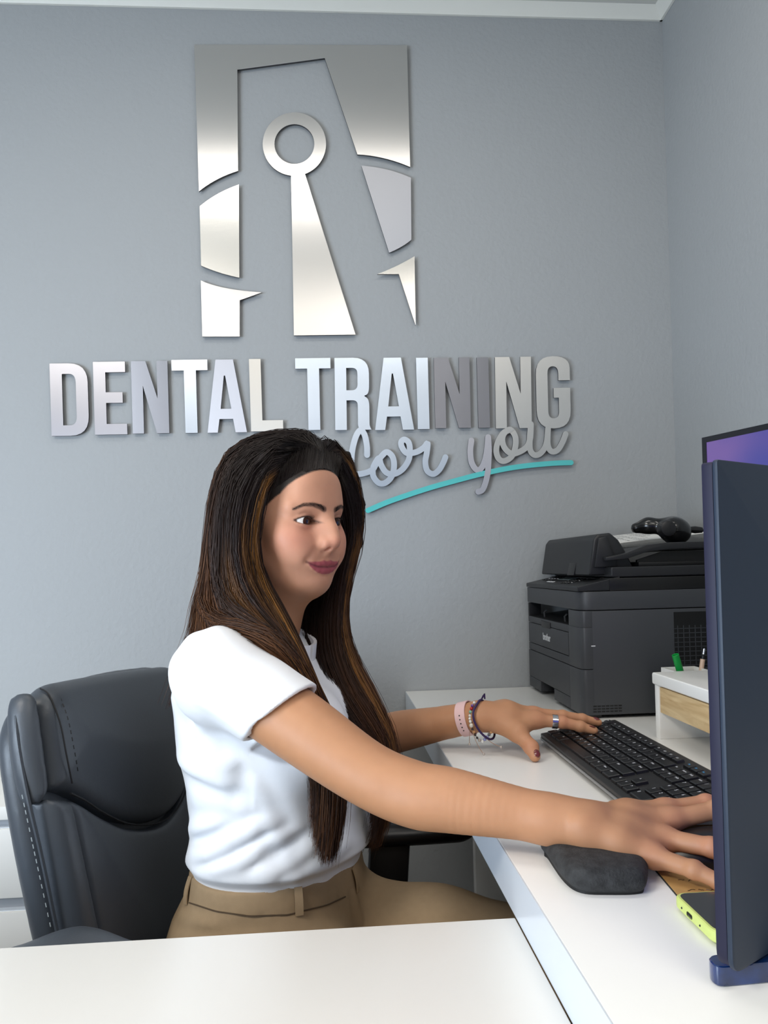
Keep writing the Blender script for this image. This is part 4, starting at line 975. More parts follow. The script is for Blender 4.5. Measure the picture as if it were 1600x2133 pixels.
# --- skin tint: base, blush, lips, brows, knuckles
q=hloc(V); base=A_(sr(186,135,99)); col=np.tile(base,(len(V),1))
def mixc(c,w): 
    global col
    w=np.clip(w,0,1)[:,None]; col=col*(1-w)+A_(c)*w
mixc(sr(216,160,136),.6*np.clip((q[:,2]+115)/30,0,1)*(np.linalg.norm(q,axis=1)<160))
g3=lambda c,s:np.exp(-.5*(((q-A_(c))/A_(s))**2).sum(1))
for s in(-1,1): mixc(sr(208,126,112),.42*g3((66,s*44,-28),(22,17,15)))
mixc(sr(214,132,114),.35*g3((106,0,-36),(12,12,9)))
for s in(-1,1): mixc(sr(196,128,110),.35*g3((80,s*31,-12),(14,14,5)))
def dist_pl(pts,V):
    best=np.full(len(V),1e9)
    for a,b in zip(pts[:-1],pts[1:]):
        ab=b-a; t=np.clip(((V-a)@ab)/(ab@ab),0,1); best=np.minimum(best,np.linalg.norm(V-a-t[:,None]*ab,axis=1))
    return best
fm=(q[:,0]>70)&(np.abs(q[:,1])<36)&(q[:,2]>-85)&(q[:,2]<-50); idx=np.nonzero(fm)[0]
du=dist_pl([p+0 for p in lipu],V[idx]); dl=dist_pl(lipl,V[idx]); lt=np.abs(q[idx,1])/30
wu=np.clip(((.0046*(1-lt**2*.75))-du)/.0011+.5,0,1); wl=np.clip(((.0062*(1-lt**2*.75))-dl)/.0011+.5,0,1)
w=np.zeros(len(V)); w[idx]=np.maximum(wu,wl); mixc(sr(158,72,84),w*.95)
ml=np.zeros(len(V)); ml[idx]=np.exp(-.5*(dist_pl(mline,V[idx])/.0011)**2); mixc(sr(84,32,38),ml*.8)
brow=[[surf(s*11.5,13.5),surf(s*18,16),surf(s*29,19),surf(s*41,18.5),surf(s*51,12.5)] for s in(-1,1)]
bm_=(q[:,0]>55)&(q[:,2]>5)&(q[:,2]<35); idx=np.nonzero(bm_)[0]
for b in brow:
    d=dist_pl(b,V[idx]); tt=np.clip((np.abs(q[idx,1])-11)/39,0,1); wd=.0041*(1-tt*.6); w=np.zeros(len(V)); w[idx]=np.clip((wd-d)/.0016+.5,0,1); mixc(sr(66,44,36),w*.80)
eyr=(q[:,0]>60)&(np.abs(q[:,2]+4)<14); idx=np.nonzero(eyr)[0]
ll=np.abs(q[idx,1])-31.; uu=q[idx,2]+3.4-.05*ll; dal=np.maximum(np.hypot(ll,uu+17.5)-23.5,np.hypot(ll,uu-34)-38)
w=np.zeros(len(V)); w[idx]=np.exp(-.5*((dal-.4)/.9)**2)*np.where(uu>0,.85,.45); mixc(sr(52,30,28),w)
kn=np.zeros(len(V))
for p in mR+mL+[A_((.386,.778,.800)),A_((.362,1.197,.797)),A_((.3005,1.156,.7695)),A_((.352,.702,.779))]: kn=np.maximum(kn,np.exp(-.5*(((V-p)/.010)**2).sum(1)))
mixc(sr(206,130,108),kn*.35)
kk=np.sqrt((((q-A_([86,0,-16]))/A_([75.5,79.5,83]))**2).sum(1)); scal=(kk>1)&(q[:,0]<92)&(q[:,2]>-60); w=np.zeros(len(V)); w[scal]=np.clip((kk[scal]-1.0-np.maximum(0,34-q[scal,2])*.006)/.02,0,1); mixc(sr(28,19,16),w)
M_skin=mat('skin',sr(214,160,132),.52,sub=.16,attr='tint',bump=.00006,bscale=1400,spec=.42,var=.03,vscale=55)
body=npmesh('body',V,F,M_skin,woman,col=col)
# --- eyes
M_eye=mat('eye white',sr(226,220,216),.12,spec=.5,coat=.5); M_iris=mat('brown iris',sr(58,30,18),.3,spec=.3,var=.3,vscale=900); M_pup=mat('pupil',(0.002,0.002,0.002),.08,coat=1)
for s,e in zip((-1,1),EY):
    c=H(*e); gd=A_([math.sin(math.radians(47)),-math.cos(math.radians(47)),-.05]); gd/=np.linalg.norm(gd)
    eye=part('eye',G().ball(c,.0120,seg=28),M_eye,woman)
    prof=[(.00595*math.cos(a)*1.0,.0) for a in (0,)]
    zc_=lambda r:math.sqrt(max(.01215**2-r*r,0))
    part('iris',G().lathe([(r,zc_(r)) for r in (.0068,.0045,.003,.0002)],c,gd,24),M_iris,eye)
    part('pupil',G().lathe([(r,zc_(r)+.00012) for r in (.0027,.0015,.0001)],c,gd,16),M_pup,eye)
# --- nails
M_nail=mat('dark red varnish',sr(110,34,28),.15,coat=1)
def nail(c,ax,nrm,l,w,th=.0009):
    ax=A_(ax,float); ax/=np.linalg.norm(ax); nrm=A_(nrm,float); nrm-=ax*(nrm@ax); nrm/=np.linalg.norm(nrm); sd_=np.cross(nrm,ax)
    Mx_=Matrix(((ax[0],sd_[0],nrm[0],0),(ax[1],sd_[1],nrm[1],0),(ax[2],sd_[2],nrm[2],0),(0,0,0,1)))
    part('fingernail',G().ball(c,1,M=Mx_,sc=(l,w,th),seg=14),M_nail,woman)
nail((.3052,1.1395,.7640),(.06,-.38,-.55),(.30,-.80,.42),.0066,.0054,.0022)
nail((.4265,1.2235,.7950),(.95,0,-.25),(.2,-.25,1),.0070,.0052,.0018)
nail((.4075,1.1890,.7900),(.95,-.1,-.25),(.2,.15,1),.0066,.0050,.0014)
nail((.408,1.250,.7895),(.95,0,-.3),(.2,0,1),.0060,.0048,.0014); nail((.375,1.276,.7815),(.9,.1,-.3),(.2,0,1),.005,.004,.0012)
for p,d in (((.430,.772,.7835),(.8,0,-.5)),((.431,.748,.7828),(.8,0,-.5)),((.381,.673,.7655),(.7,-.6,-.5)),((.350,.655,.7622),(.7,-.6,-.4))): nail(p,d,(.2,0,1),.0055,.0044,.0012)
# ------------------------------------------------------------------ clothes
M_shirt=mat('white knit cotton',sr(236,238,242),.8,bump=.00010,bscale=1500,detail=2,spec=.25,sheen=.15)
zt_=A_([.600,.634,.644,.656,.672,.70,.75,.80,.84,.88,.915,.945,.965])
cx_=A_([-.080,-.080,-.079,-.077,-.075,-.077,-.080,-.086,-.090,-.097,-.108,-.112,-.112])
cy_=A_([1.128]*6+[1.13,1.132,1.135,1.138,1.142,1.145,1.145])
ra_=A_([.108,.110,.113,.124,.122,.116,.118,.122,.120,.111,.090,.064,.040])
rb_=A_([.138,.140,.143,.153,.152,.146,.148,.154,.158,.160,.142,.095,.050])
def trunk(p,gr=0.):
    z=p[...,2]; q0=p[...,0]-np.interp(z,zt_,cx_); q1=p[...,1]-np.interp(z,zt_,cy_); a=np.interp(z,zt_,ra_)+gr; b=np.interp(z,zt_,rb_)+gr
    f=q0*tF[0]+q1*tF[1]; l=q0*tL[0]+q1*tL[1]; k=np.sqrt((f/a)**2+(l/b)**2)
    return np.maximum((k-1)*np.minimum(a,b)*.95,np.maximum(z-.965,.628-z))
T=SDF(); T.fn((-.085,1.13,.79),.34,trunk,0)
for s in(-1,1): T.ell(A_([-.088,1.13,.828])+tF*(.088 if s<0 else .076)+tL*s*.066,(.060,.064,.066),TM_,.035)
T.cone(neckb+A_([-.012,0,-.025]),SR+A_([-.006,0,-.008]),.050,.050,.04); T.cone(neckb+A_([-.012,0,-.025]),SL,.050,.048,.04)
ad=(ER-SR)/np.linalg.norm(ER-SR); hemc=SR+ad*.105
T.cone(SR,SR+ad*.17,.0515,.0525,.030)
adl=(EL-SL)/np.linalg.norm(EL-SL); T.cone(SL,SL+adl*.14,.050,.050,.030)
hn=A_([.56,-.30,-.77]); hn/=np.linalg.norm(hn)
def hemcut(p):   # cuts the sleeve beyond its hem
    t=(p-hemc)@hn; q=p-SR; tt=q@ad; r=np.linalg.norm(q-tt[...,None]*ad,axis=-1)
    return np.maximum(np.maximum(-t,r-.085),-(tt-.04))
T.fn(hemc+ad*.05,.13,hemcut,.002,'s')
def sleevehole(p):
    q=p-SR; tt=q@ad; r=np.linalg.norm(q-tt[...,None]*ad,axis=-1); return np.maximum(r-.0440,-((p-hemc)@hn)-.014)
T.fn(hemc,.09,sleevehole,.001,'s')
hemL=SL+adl*.12
T.fn(hemL+adl*.04,.11,lambda p:np.maximum(-((p-hemL)@adl),np.linalg.norm((p-SL)-((p-SL)@adl)[...,None]*adl,axis=-1)-.075),.002,'s')
# folds
def pt(x,y,d=0): # point on the near side of the trunk seen at this pixel
    o=A_([0,0,CZ]); r=_F+_R*(x-CX)/FPX-_U*(y-CY)/FPX; t=np.linspace(.8,1.25,600); pp=o+r*t[:,None]; v=trunk(pp); i=np.nonzero(v<0)[0]; k=i[0] if len(i) else np.argmin(v); return pp[k]+r*d
def fold(px,w,a): T.crease([pt(*p) for p in px],w,a)
fold([(385,1790),(430,1780),(480,1752),(540,1722),(600,1700)],.0075,.0070)
fold([(400,1822),(450,1812),(500,1795),(545,1760),(600,1735),(640,1715)],.0060,.0060)
fold([(395,1755),(440,1745),(500,1715),(560,1690)],.0060,-.0055)
fold([(400,1806),(450,1798),(505,1772),(550,1742),(610,1716)],.0050,-.0045)
fold([(520,1840),(575,1815),(625,1785),(670,1745),(700,1710)],.0060,.0050)
fold([(500,1822),(560,1790),(610,1755),(650,1725)],.0045,-.0040)
fold([(580,1838),(640,1815),(700,1780),(735,1740)],.0060,.0040)
fold([(372,1610),(420,1640),(470,1655),(530,1662)],.009,-.0045)
fold([(366,1570),(410,1610),(460,1632),(520,1640)],.009,.0045)
fold([(380,1690),(430,1700),(480,1700),(530,1690)],.009,-.0035)
fold([(384,1735),(420,1722),(470,1706)],.008,.0045)
fold([(500,1570),(470,1600),(430,1620)],.008,.003); fold([(520,1590),(500,1640),(470,1680)],.008,-.003)
fold([(430,1480),(420,1530),(450,1580),(495,1600)],.008,.0035); fold([(405,1420),(402,1470),(410,1520)],.006,-.0025)
fold([(532,1600),(530,1680),(525,1760),(512,1840)],.0011,.0008)
def sfold(ts,w,a): T.crease([SR+ad*t+A_(o) for t,o in ts],w,a)
sfold([(.01,(0,-.052,.02)),(.05,(0,-.054,.0)),(.09,(0,-.050,-.02))],.006,-.0018)
sfold([(.0,(-.03,-.046,-.02)),(.04,(-.01,-.05,-.03)),(.08,(0.01,-.04,-.045))],.006,.0022)
sfold([(.02,(-.035,-.035,.03)),(.02,(-.045,-.04,0)),(.03,(-.05,-.03,-.03))],.004,-.0015)
T.disp((-.09,1.1,.80),.4,lambda p:.0012*np.sin(p[...,2]*70+p[...,0]*55+3*np.sin(p[...,0]*31+p[...,2]*12))*np.sin(p[...,0]*40-p[...,2]*33+p[...,1]*25))
# neck opening
T.cone(neckb+A_([0,0,-.03]),neckt,.056,.056,.004,'s')
shirt=soft('shirt',T,(-.30,.84,.59),(.20,1.42,1.02),.0026,M_shirt,woman,it=1)
# collar band and placket
def band(name,cen,rf,rl,z0f,z0b,hf,hb,th,a0,a1,m,par,n=40):
    g=G(); vs=[];fs=[]
    for i in range(n+1):
        a=a0+(a1-a0)*i/n; w=.5+.5*math.cos(a); 
        for r in (0,th):
            for hh in (0,1):
                zb=z0b+(z0f-z0b)*w; ht=hb+(hf-hb)*w; sp=1+.05*hh
                p=cen+tF*((rf-r)*math.cos(a)*sp)+tL*((rl-r)*math.sin(a)*sp); vs.append((p[0],p[1],zb+ht*hh))
    for i in range(n):
        k=4*i; fs+=[(k,k+4,k+5,k+1),(k+2,k+3,k+7,k+6),(k+1,k+5,k+7,k+3),(k,k+2,k+6,k+4)]
    fs+=[(0,1,3,2),(4*n,4*n+2,4*n+3,4*n+1)]
    return part(name,g.add(vs,fs),m,par)
cc=A_([-.099,1.140,0]); band('collar',cc,.078,.064,.903,.955,.038,.040,.0045,math.radians(3),math.radians(357),M_shirt,shirt)
# trousers
M_kh=mat('khaki twill',sr(158,135,106),.85,bump=.00012,bscale=900,spec=.2,var=.04,vscale=90)
K=SDF()
hc_=A_([-.083,1.128,0])
def hips(p):
    z=p[...,2]; zz=A_([.38,.44,.51,.57,.61,.642]); a=np.interp(z,zz,[.10,.135,.140,.128,.116,.112]); b=np.interp(z,zz,[.15,.185,.190,.170,.150,.143])
    off=np.interp(z,zz,[.0,-.012,-.014,-.008,0,0]); q0=p[...,0]-hc_[0]-tF[0]*off; q1=p[...,1]-hc_[1]-tF[1]*off
    k=np.sqrt(((q0*tF[0]+q1*tF[1])/a)**2+((q0*tL[0]+q1*tL[1])/b)**2); return np.maximum((k-1)*np.minimum(a,b)*.9,np.maximum(z-.6405,.40-z))
K.fn((-.085,1.13,.51),.26,hips,0)
hipR=hc_-tL*.085+A_([0,0,.495]); hipL=hc_+tL*.085+A_([0,0,.495])
kR=hipR+tF*.42+A_([0,0,-.005]); kL=hipL+tF*.41+tL*.03
for h_,k_ in((hipR,kR),(hipL,kL)):
    K.chain([h_,h_+(k_-h_)*.5,k_],[.088,.078,.062],.03); an=k_+A_([-.03,0,-.38]); K.chain([k_,an],[.060,.048],.02); K.fn(an,.12,lambda p:p[...,2]*0+(.115-p[...,2]),.002,'i')
def kp(x,y):
    o=A_([0,0,CZ]); r=_F+_R*(x-CX)/FPX-_U*(y-CY)/FPX; t=np.linspace(.8,1.3,500); pp=o+r*t[:,None]; v=hips(pp); i=np.nonzero(v<0)[0]; k=i[0] if len(i) else np.argmin(v); return pp[k]
K.crease([kp(395,1880),(kp(450,1898)),kp(520,1908),kp(600,1905),kp(680,1885),kp(730,1860)],.0016,-.0016)
K.crease([kp(370,1905),kp(420,1925),kp(480,1935)],.005,.0030); K.crease([kp(360,1925),kp(430,1942),kp(520,1930),kp(600,1925)],.005,-.0030)
K.crease([kp(735,1850),kp(745,1890),kp(750,1930)],.0035,.0045); K.crease([kp(725,1850),kp(735,1890),kp(738,1930)],.0020,-.0035)
K_seam=[kp(x,np.interp(x,[395,450,520,600,680,722],[1880,1898,1908,1905,1885,1866])) for x in range(395,723,12)]; K_seam=[p+(p-hc_-A_([0,0,p[2]]))/np.linalg.norm(p-hc_-A_([0,0,p[2]]))*.0006 for p in K_seam]
tr=soft('trousers',K,(-.30,.70,.10),(.50,1.45,.66),.0045,M_kh,woman,it=1)
def loop(x0,y0,x1,y1,wd=.0052):
    a=kp(x0,y0); b=kp(x1,y1); m=(a+b)/2; c=hc_+A_([0,0,m[2]]); n=(m-c); n/=np.linalg.norm(n)
    s_=np.cross(n,b-a); s_/=np.linalg.norm(s_); g=G(); vs=[]
    for k in range(7):
        t=k/6; p=a+(b-a)*t+n*(.0022+.0022*math.sin(math.pi*t))
        for w_,nn in((-1,0),(1,0),(1,1),(-1,1)): vs.append(p+s_*wd*w_+n*(.0016*nn))
    fs=[(4*i+j,4*i+(j+1)%4,4*i+4+(j+1)%4,4*i+4+j) for i in range(6) for j in range(4)]+[(3,2,1,0),(24,25,26,27)]
    part('belt_loop',g.add(vs,fs),M_kh,tr,angle=50)
loop(401,1824,390,1882); loop(620,1846,623,1905); loop(733,1806,742,1856)
part('waistband_seam',G().tube(cr(K_seam,3),.0010,5),mat('khaki seam',sr(84,68,50),.8),tr)
M_shoe=mat('dark shoe',sr(30,28,28),.5)
for k_ in(kR,kL):
    an=k_+A_([-.03,0,-.38]); sd=SDF().chain([A_([an[0]-.03,an[1],.045]),A_([an[0]+.06,an[1]-.01,.038]),A_([an[0]+.15,an[1]-.03,.030])],[.042,.038,.030],.02); sd.cone(A_([an[0],an[1],.05]),A_([an[0],an[1],.12]),.036,.034,.02); sd.fn(an,.5,lambda p:.001-p[...,2],0,'i')
    soft('shoe',sd,A_([an[0]-.1,an[1]-.1,-.01]),A_([an[0]+.22,an[1]+.1,.17]),.005,M_shoe,woman)
# ------------------------------------------------------------------ hair
M_hair=mat('long brown hair',(.03,.018,.012),.48,attr='tint',spec=.28,coat=0); M_hmass=mat('hair underlayer',sr(13,9,8),.8,bump=.0006,bscale=180)
def gd_(*a): return [P(x,y,Y=Y) for x,y,Y in a]
N0=gd_((592,984,1.036),(566,994,1.030),(548,1040,1.026),(538,1100,1.026),(534,1160,1.026),(556,1215,1.030),(592,1280,1.020),(628,1360,1.000),(662,1440,.992),(692,1510,1.000),(715,1600,1.000),(712,1690,1.000),(695,1790,1.000))
N1=gd_((622,975,1.048),(590,958,1.034),(553,985,1.024),(530,1060,1.018),(517,1140,1.016),(524,1210,1.014),(568,1285,1.004),(615,1365,.985),(652,1440,.980),(685,1510,.988),(700,1600,.990),(700,1690,.992),(684,1800,.992))
N2=gd_((655,968,1.060),(625,935,1.044),(560,942,1.026),(508,1010,1.012),(492,1100,1.006),(494,1180,1.004),(520,1250,1.000),(580,1312,.980),(625,1385,.970),(658,1450,.972),(680,1550,.985),(680,1670,.985),(670,1800,.985))
N3=gd_((668,964,1.070),(645,922,1.066),(575,918,1.050),(492,965,1.024),(462,1060,1.014),(460,1150,1.012),(450,1230,1.008),(480,1280,.985),(548,1302,.962),(604,1352,.962),(646,1430,.966),(664,1560,.985),(652,1750,.988))
N4=gd_((680,966,1.080),(660,914,1.092),(585,908,1.085),(492,935,1.065),(448,1030,1.050),(440,1120,1.048),(430,1200,1.040),(418,1262,1.020),(440,1296,1.000),(500,1300,.965),(570,1325,.955),(630,1400,.965),(668,1480,.975))
N5=gd_((690,968,1.09),(660,911,1.12),(580,903,1.12),(485,935,1.11),(443,1030,1.10),(436,1120,1.10),(426,1200,1.10),(408,1270,1.09),(402,1320,1.075),(384,1370,1.070),(362,1420,1.068),(348,1470,1.068))
N6=gd_((690,966,1.09),(655,908,1.15),(580,904,1.16),(490,940,1.16),(450,1030,1.16),(442,1120,1.16),(436,1200,1.16),(430,1270,1.16),(428,1330,1.16),(425,1400,1.16),(420,1460,1.16))
F0=gd_((708,986,1.100),(709,984,1.104),(713,1008,1.114),(730,1060,1.148),(734,1120,1.168),(716,1185,1.176),(706,1250,1.170),(700,1330,1.145),(724,1420,1.105),(768,1490,1.085),(806,1560,1.085),(802,1640,1.085),(785,1730,1.085),(770,1775,1.085))
F1=gd_((700,972,1.094),(706,950,1.110),(728,985,1.130),(748,1055,1.160),(744,1125,1.176),(726,1190,1.186),(713,1260,1.182),(716,1340,1.155),(752,1425,1.12),(792,1495,1.10),(818,1570,1.095),(812,1650,1.095),(795,1730,1.095),(782,1770,1.095))
F2=gd_((690,966,1.090),(682,918,1.120),(728,948,1.150),(754,1050,1.185),(750,1130,1.20),(730,1195,1.21),(716,1270,1.20),(728,1350,1.175),(768,1430,1.14),(804,1505,1.115),(826,1580,1.105),(820,1650,1.10),(800,1720,1.10))
F3=gd_((680,964,1.09),(665,910,1.15),(700,925,1.18),(735,1010,1.21),(735,1130,1.22),(722,1230,1.22),(712,1320,1.20),(740,1400,1.17),(780,1470,1.14),(815,1560,1.12),(815,1640,1.11))
F4=gd_((640,1120,1.20),(660,1200,1.20),(668,1260,1.185),(660,1330,1.16),(676,1400,1.115),(718,1470,1.088),(768,1550,1.075),(792,1640,1.075),(778,1740,1.078))
F5=gd_((610,1120,1.21),(630,1200,1.205),(636,1260,1.20),(638,1320,1.18),(662,1385,1.13),(706,1460,1.095),(752,1540,1.075),(782,1620,1.07),(775,1720,1.072))
for g_,l_,u_ in ((N0,-67,16),(N1,-59,42),(N2,-45,57),(N3,-31,64),(N4,-18,67),(N5,-7,69),(N6,1,69.5),(F3,4,69.5),(F2,12,68.5),(F1,34,62),(F0,54,45)):
    g_[0]=surf(l_,u_); g_[0]=g_[0]-hF*.001
def resample(c,n):
    c=np.array(cr(c,8)); d=np.r_[0,np.cumsum(np.linalg.norm(np.diff(c,axis=0),axis=1))]; t=np.linspace(0,d[-1],n); return np.stack([np.interp(t,d,c[:,i]) for i in range(3)],1)
HV=[];HF=[];HC=[]; nv=0
PT=17
def tubes(path,rad,colr):
    """path (K,n,3), rad (K,n), colr (K,n,3): three-sided strands"""
    global nv
    K_,n_,_=path.shape; t=np.gradient(path,axis=1); t/=np.linalg.norm(t,axis=2,keepdims=True)+1e-12
    ref=np.zeros_like(t); ref[...,1]=1; ref[...,0]=.3; u=np.cross(t,ref); u/=np.linalg.norm(u,axis=2,keepdims=True)+1e-9; w=np.cross(t,u)
    rings=[path+(u*math.cos(a)+w*math.sin(a))*rad[...,None] for a in (0,2.094,4.189)]
    v=np.stack(rings,2).reshape(-1,3); HV.append(v); HC.append(np.repeat(colr[:,:,None,:],3,2).reshape(-1,3))
    b=(np.arange(K_)*n_*3)[:,None,None]+(np.arange(n_-1)*3)[None,:,None]+np.arange(3)[None,None,:]
    b2=(np.arange(K_)*n_*3)[:,None,None]+(np.arange(n_-1)*3)[None,:,None]+((np.arange(3)+1)%3)[None,None,:]
    HF.append(np.stack([b,b2,b2+3,b+3],-1).reshape(-1,4)+nv); nv+=len(v)
dark=A_(sr(26,17,15)); brown=A_(sr(62,38,26)); caramel=A_(sr(150,98,56)); honey=A_(sr(176,122,62))
EC=H(-6,0,33); ER_=A_([102,82,89.5])*mm
def push(p,extra,ramp=1.):
    """keep hair outside the skull"""
    q=(p-EC)@HM.T; k=np.sqrt(((q/(ER_+extra[...,None]))**2).sum(-1)); m=(q[...,2]>-.045)&(k<1)
    w=np.clip((q[...,2]+.045)/.03,0,1); sc=np.where(m,1+(1/np.maximum(k,.3)-1)*w*ramp,1)[...,None]; return (q*sc)@HM+EC
def sheet(guides,ncl,per,thick,spread,streak=(),lmin=.86,light=.5):
    R_=np.stack([resample(g_,PT) for g_ in guides]); ng=len(guides); s=np.linspace(0,1,PT)
    for c in range(ncl):
        uc=rng.uniform(0,ng-1); oc=rng.uniform(-1,1)*thick; ph=rng.uniform(0,6.28); wv=rng.uniform(.0008,.003); k=per
        us=np.clip(uc+rng.normal(0,spread,k)[:,None]*(1-.45*s[None,:]),0,ng-1); i=np.minimum(us.astype(int),ng-2); f=(us-i)[...,None]
        idx=np.arange(PT)[None,:]; pa=R_[i,idx]*(1-f)+R_[i+1,idx]*f
        fade=np.minimum(s/.10,1)[None,:,None]
        off=rng.normal(0,1,(k,3))[:,None,:]*(.0012+.0020*s[None,:,None]); nrm=A_([-.25,-1,.25]); nrm/=np.linalg.norm(nrm)
        pa=pa+off*(.4+.6*fade)+nrm*(oc*fade)+nrm*(wv*np.sin(s*9+ph))[None,:,None]*fade+A_([1,0,0])*(wv*1.4*np.sin(s*7+ph*2))[None,:,None]*fade*s[None,:,None]
        pa=push(pa,np.abs(rng.normal(0,.0014,k))[:,None]+(oc+thick)*.35+0*pa[...,0],np.clip(s/.11,0,1)[None,:])
        ln=rng.uniform(lmin,1,k); tt=s[None,:]*ln[:,None]*(PT-1); j=np.minimum(tt.astype(int),PT-2); ff=(tt-j)[...,None]; kk=np.arange(k)[:,None]
        pa=pa[kk,j]*(1-ff)+pa[kk,j+1]*ff
        r=rng.uniform(.00032,.00062,k)[:,None]*(1-.75*np.clip((s-.75)/.25,0,1))[None,:]
        tc=rng.uniform(.15,1)
        tone=(np.clip((s-.20)/.5,0,1)[None,:]*tc*rng.uniform(.8,1.15,(k,1)))[...,None]; cc_=dark*(1-tone)+brown*tone
        li=rng.random()**2*light
        tl=(np.clip((s-.35)/.4,0,1)[None,:]*li*rng.uniform(.6,1.1,(k,1)))[...,None]; cc_=cc_*(1-tl)+caramel*tl
        for u0,w0,s0,s1,am in streak:
            tl=(np.exp(-.5*((us-u0)/w0)**2)*np.clip((s[None,:]-s0)/.06,0,1)*np.clip((s1-s[None,:])/.25,0,1)*am*rng.uniform(.5,1,(k,1)))[...,None]; cc_=cc_*(1-tl)+honey*tl
        cc_=cc_*rng.uniform(.8,1.2,(k,1,1)); tubes(pa,r,cc_)
sheet([N0,N1,N2],140,26,.004,.10,((.55,.17,.07,.75,.85),(1.35,.12,.25,.9,.35)))
sheet([N2,N3,N4],136,26,.005,.12,((.5,.15,.4,1,.3),))
sheet([N4,N5],64,22,.005,.12,lmin=.72); sheet([N5,N6],30,18,.006,.15,lmin=.8,light=.2)
sheet([F0,F1,F2],96,24,.005,.12,((.9,.18,.25,1.,.5),(1.75,.12,.12,.6,.6))); sheet([F2,F3],24,16,.006,.15,light=.2); sheet([F4,F5],56,22,.006,.14,light=.15); sheet([F0,F4],46,18,.005,.14,light=.2)
# loose fly-away strands
for gd0,n_ in((N5,9),(N4,4),(F2,5),(F0,5)):
    p=resample(gd0,PT)[None]+rng.normal(0,.006,(n_,1,3))*np.linspace(.1,1.3,PT)[None,:,None]+rng.normal(0,.005,(n_,1,3))*np.sin(np.linspace(0,3,PT))[None,:,None]*np.linspace(0,1,PT)[None,:,None]; s=np.linspace(0,1,PT)
    tubes(p,np.full((n_,PT),.0003),np.tile((dark*.5+brown*.5)[None,None,:],(n_,PT,1)))
HV=np.concatenate(HV); HF=np.concatenate(HF); HC=np.concatenate(HC)
hair=npmesh('hair',HV,HF,M_hair,woman,col=HC); tag(hair,kind='stuff')
# under-layer that the strands lie on
U_=SDF()
U_.ell(H(-6,0,33),A_([99,79,86])*mm,HM,0)
def inset(g_,d):
    c=H(-5,0,25); return [A_(p)+(c-A_(p))/np.linalg.norm(c-A_(p))*d if p[2]>1.0 else A_(p)+A_([0,d*.5,0]) for p in g_]
def away(g_,d): return [A_(p)+(A_(p)-A_([0,0,CZ]))/np.linalg.norm(A_(p)-A_([0,0,CZ]))*d for p in g_]
def mass(g_,i0,i1,r0,r1,d,k=.016):
    g_=inset(away(g_,d*.4),max(r0,r1)*1.25)[i0:i1]; U_.chain(g_,list(np.linspace(r0,r1,len(g_))),k)
mass(N1,2,8,.008,.006,.055); mass(N2,2,9,.011,.007,.040); mass(N3,2,8,.018,.010,.020); mass(N4,2,8,.018,.008,.020); mass(N5,2,8,.020,.007,.012); mass(N6,2,7,.020,.010,.0)
mass(N1,8,12,.005,.003,.022); mass(N2,9,12,.005,.003,.018)
for g_,i0,i1,r0,r1,d in ((F1,3,13,.008,.004,.016),(F2,2,12,.007,.004,.014),(F4,0,8,.010,.005,.022),(F5,0,8,.010,.005,.022),(F0,5,12,.007,.004,.018)):
    g_=away(g_,d)[i0:i1]; g_=[p+A_([-.004,0,0]) for p in g_]; U_.chain(g_,list(np.linspace(r0,r1,len(g_))),.014)
def facecut(p):
    q=hloc(p)/A_([104,96,101])-A_([90/104,0,-16/101]); k0=np.sqrt((q**2).sum(-1)); return (k0-1)*.09
U_.fn(H(86,0,-16),.15,facecut,.004,'s')
U_.fn(H(60,-5,-50),.11,lambda p:np.maximum(np.maximum(hloc(p)[...,0]*-1+26,np.abs(hloc(p)[...,1]+4)-70),np.maximum(hloc(p)[...,2]-10,-hloc(p)[...,2]-120))*mm,.006,'s')
soft('hair_underlayer',U_,(-.27,.90,.60),(.12,1.34,1.27),.0034,M_hmass,woman,it=1)
# brows and lashes
g=G()
for b in brow:
    c=np.array(cr(b,8))
    for _ in range(110):
        t=rng.random(); i=int(t*(len(c)-2)); p=c[i]+(c[i+1]-c[i])*rng.random(); d=(c[i+1]-c[i])/np.linalg.norm(c[i+1]-c[i])
        w_=.0030*(1-.6*t); p=p+hU*rng.uniform(-w_,w_)+hF*.0004; e=p+d*rng.uniform(.003,.005)+hU*rng.uniform(.0003,.0016)*(1-t)+hF*.0003
        g.tube([p,(p+e)/2+hF*.0004,e],[.00016,.00014,.00005],3)
tag(part('eyebrow_hairs',g,M_hmass,woman,fix=False),kind='stuff')
g=G()
for s in(-1,1):
    for k in range(26):
        l=-12.5+25.5*k/25; uu=(math.sqrt(23.5**2-l*l)-23.5+6.0)-3.4+.05*l; f=70.5+math.sqrt(max(13.2**2-l*l*.95,16)); p=H(f,s*(31+l),uu)
        e=p+(hF*.0055+hU*.0032+hL*s*(.0002*l)); g.tube([p,(p+e)/2-hU*.0006,e],[.00026,.0002,.00006],3)
tag(part('eyelashes',g,M_hmass,woman,fix=False),kind='stuff')
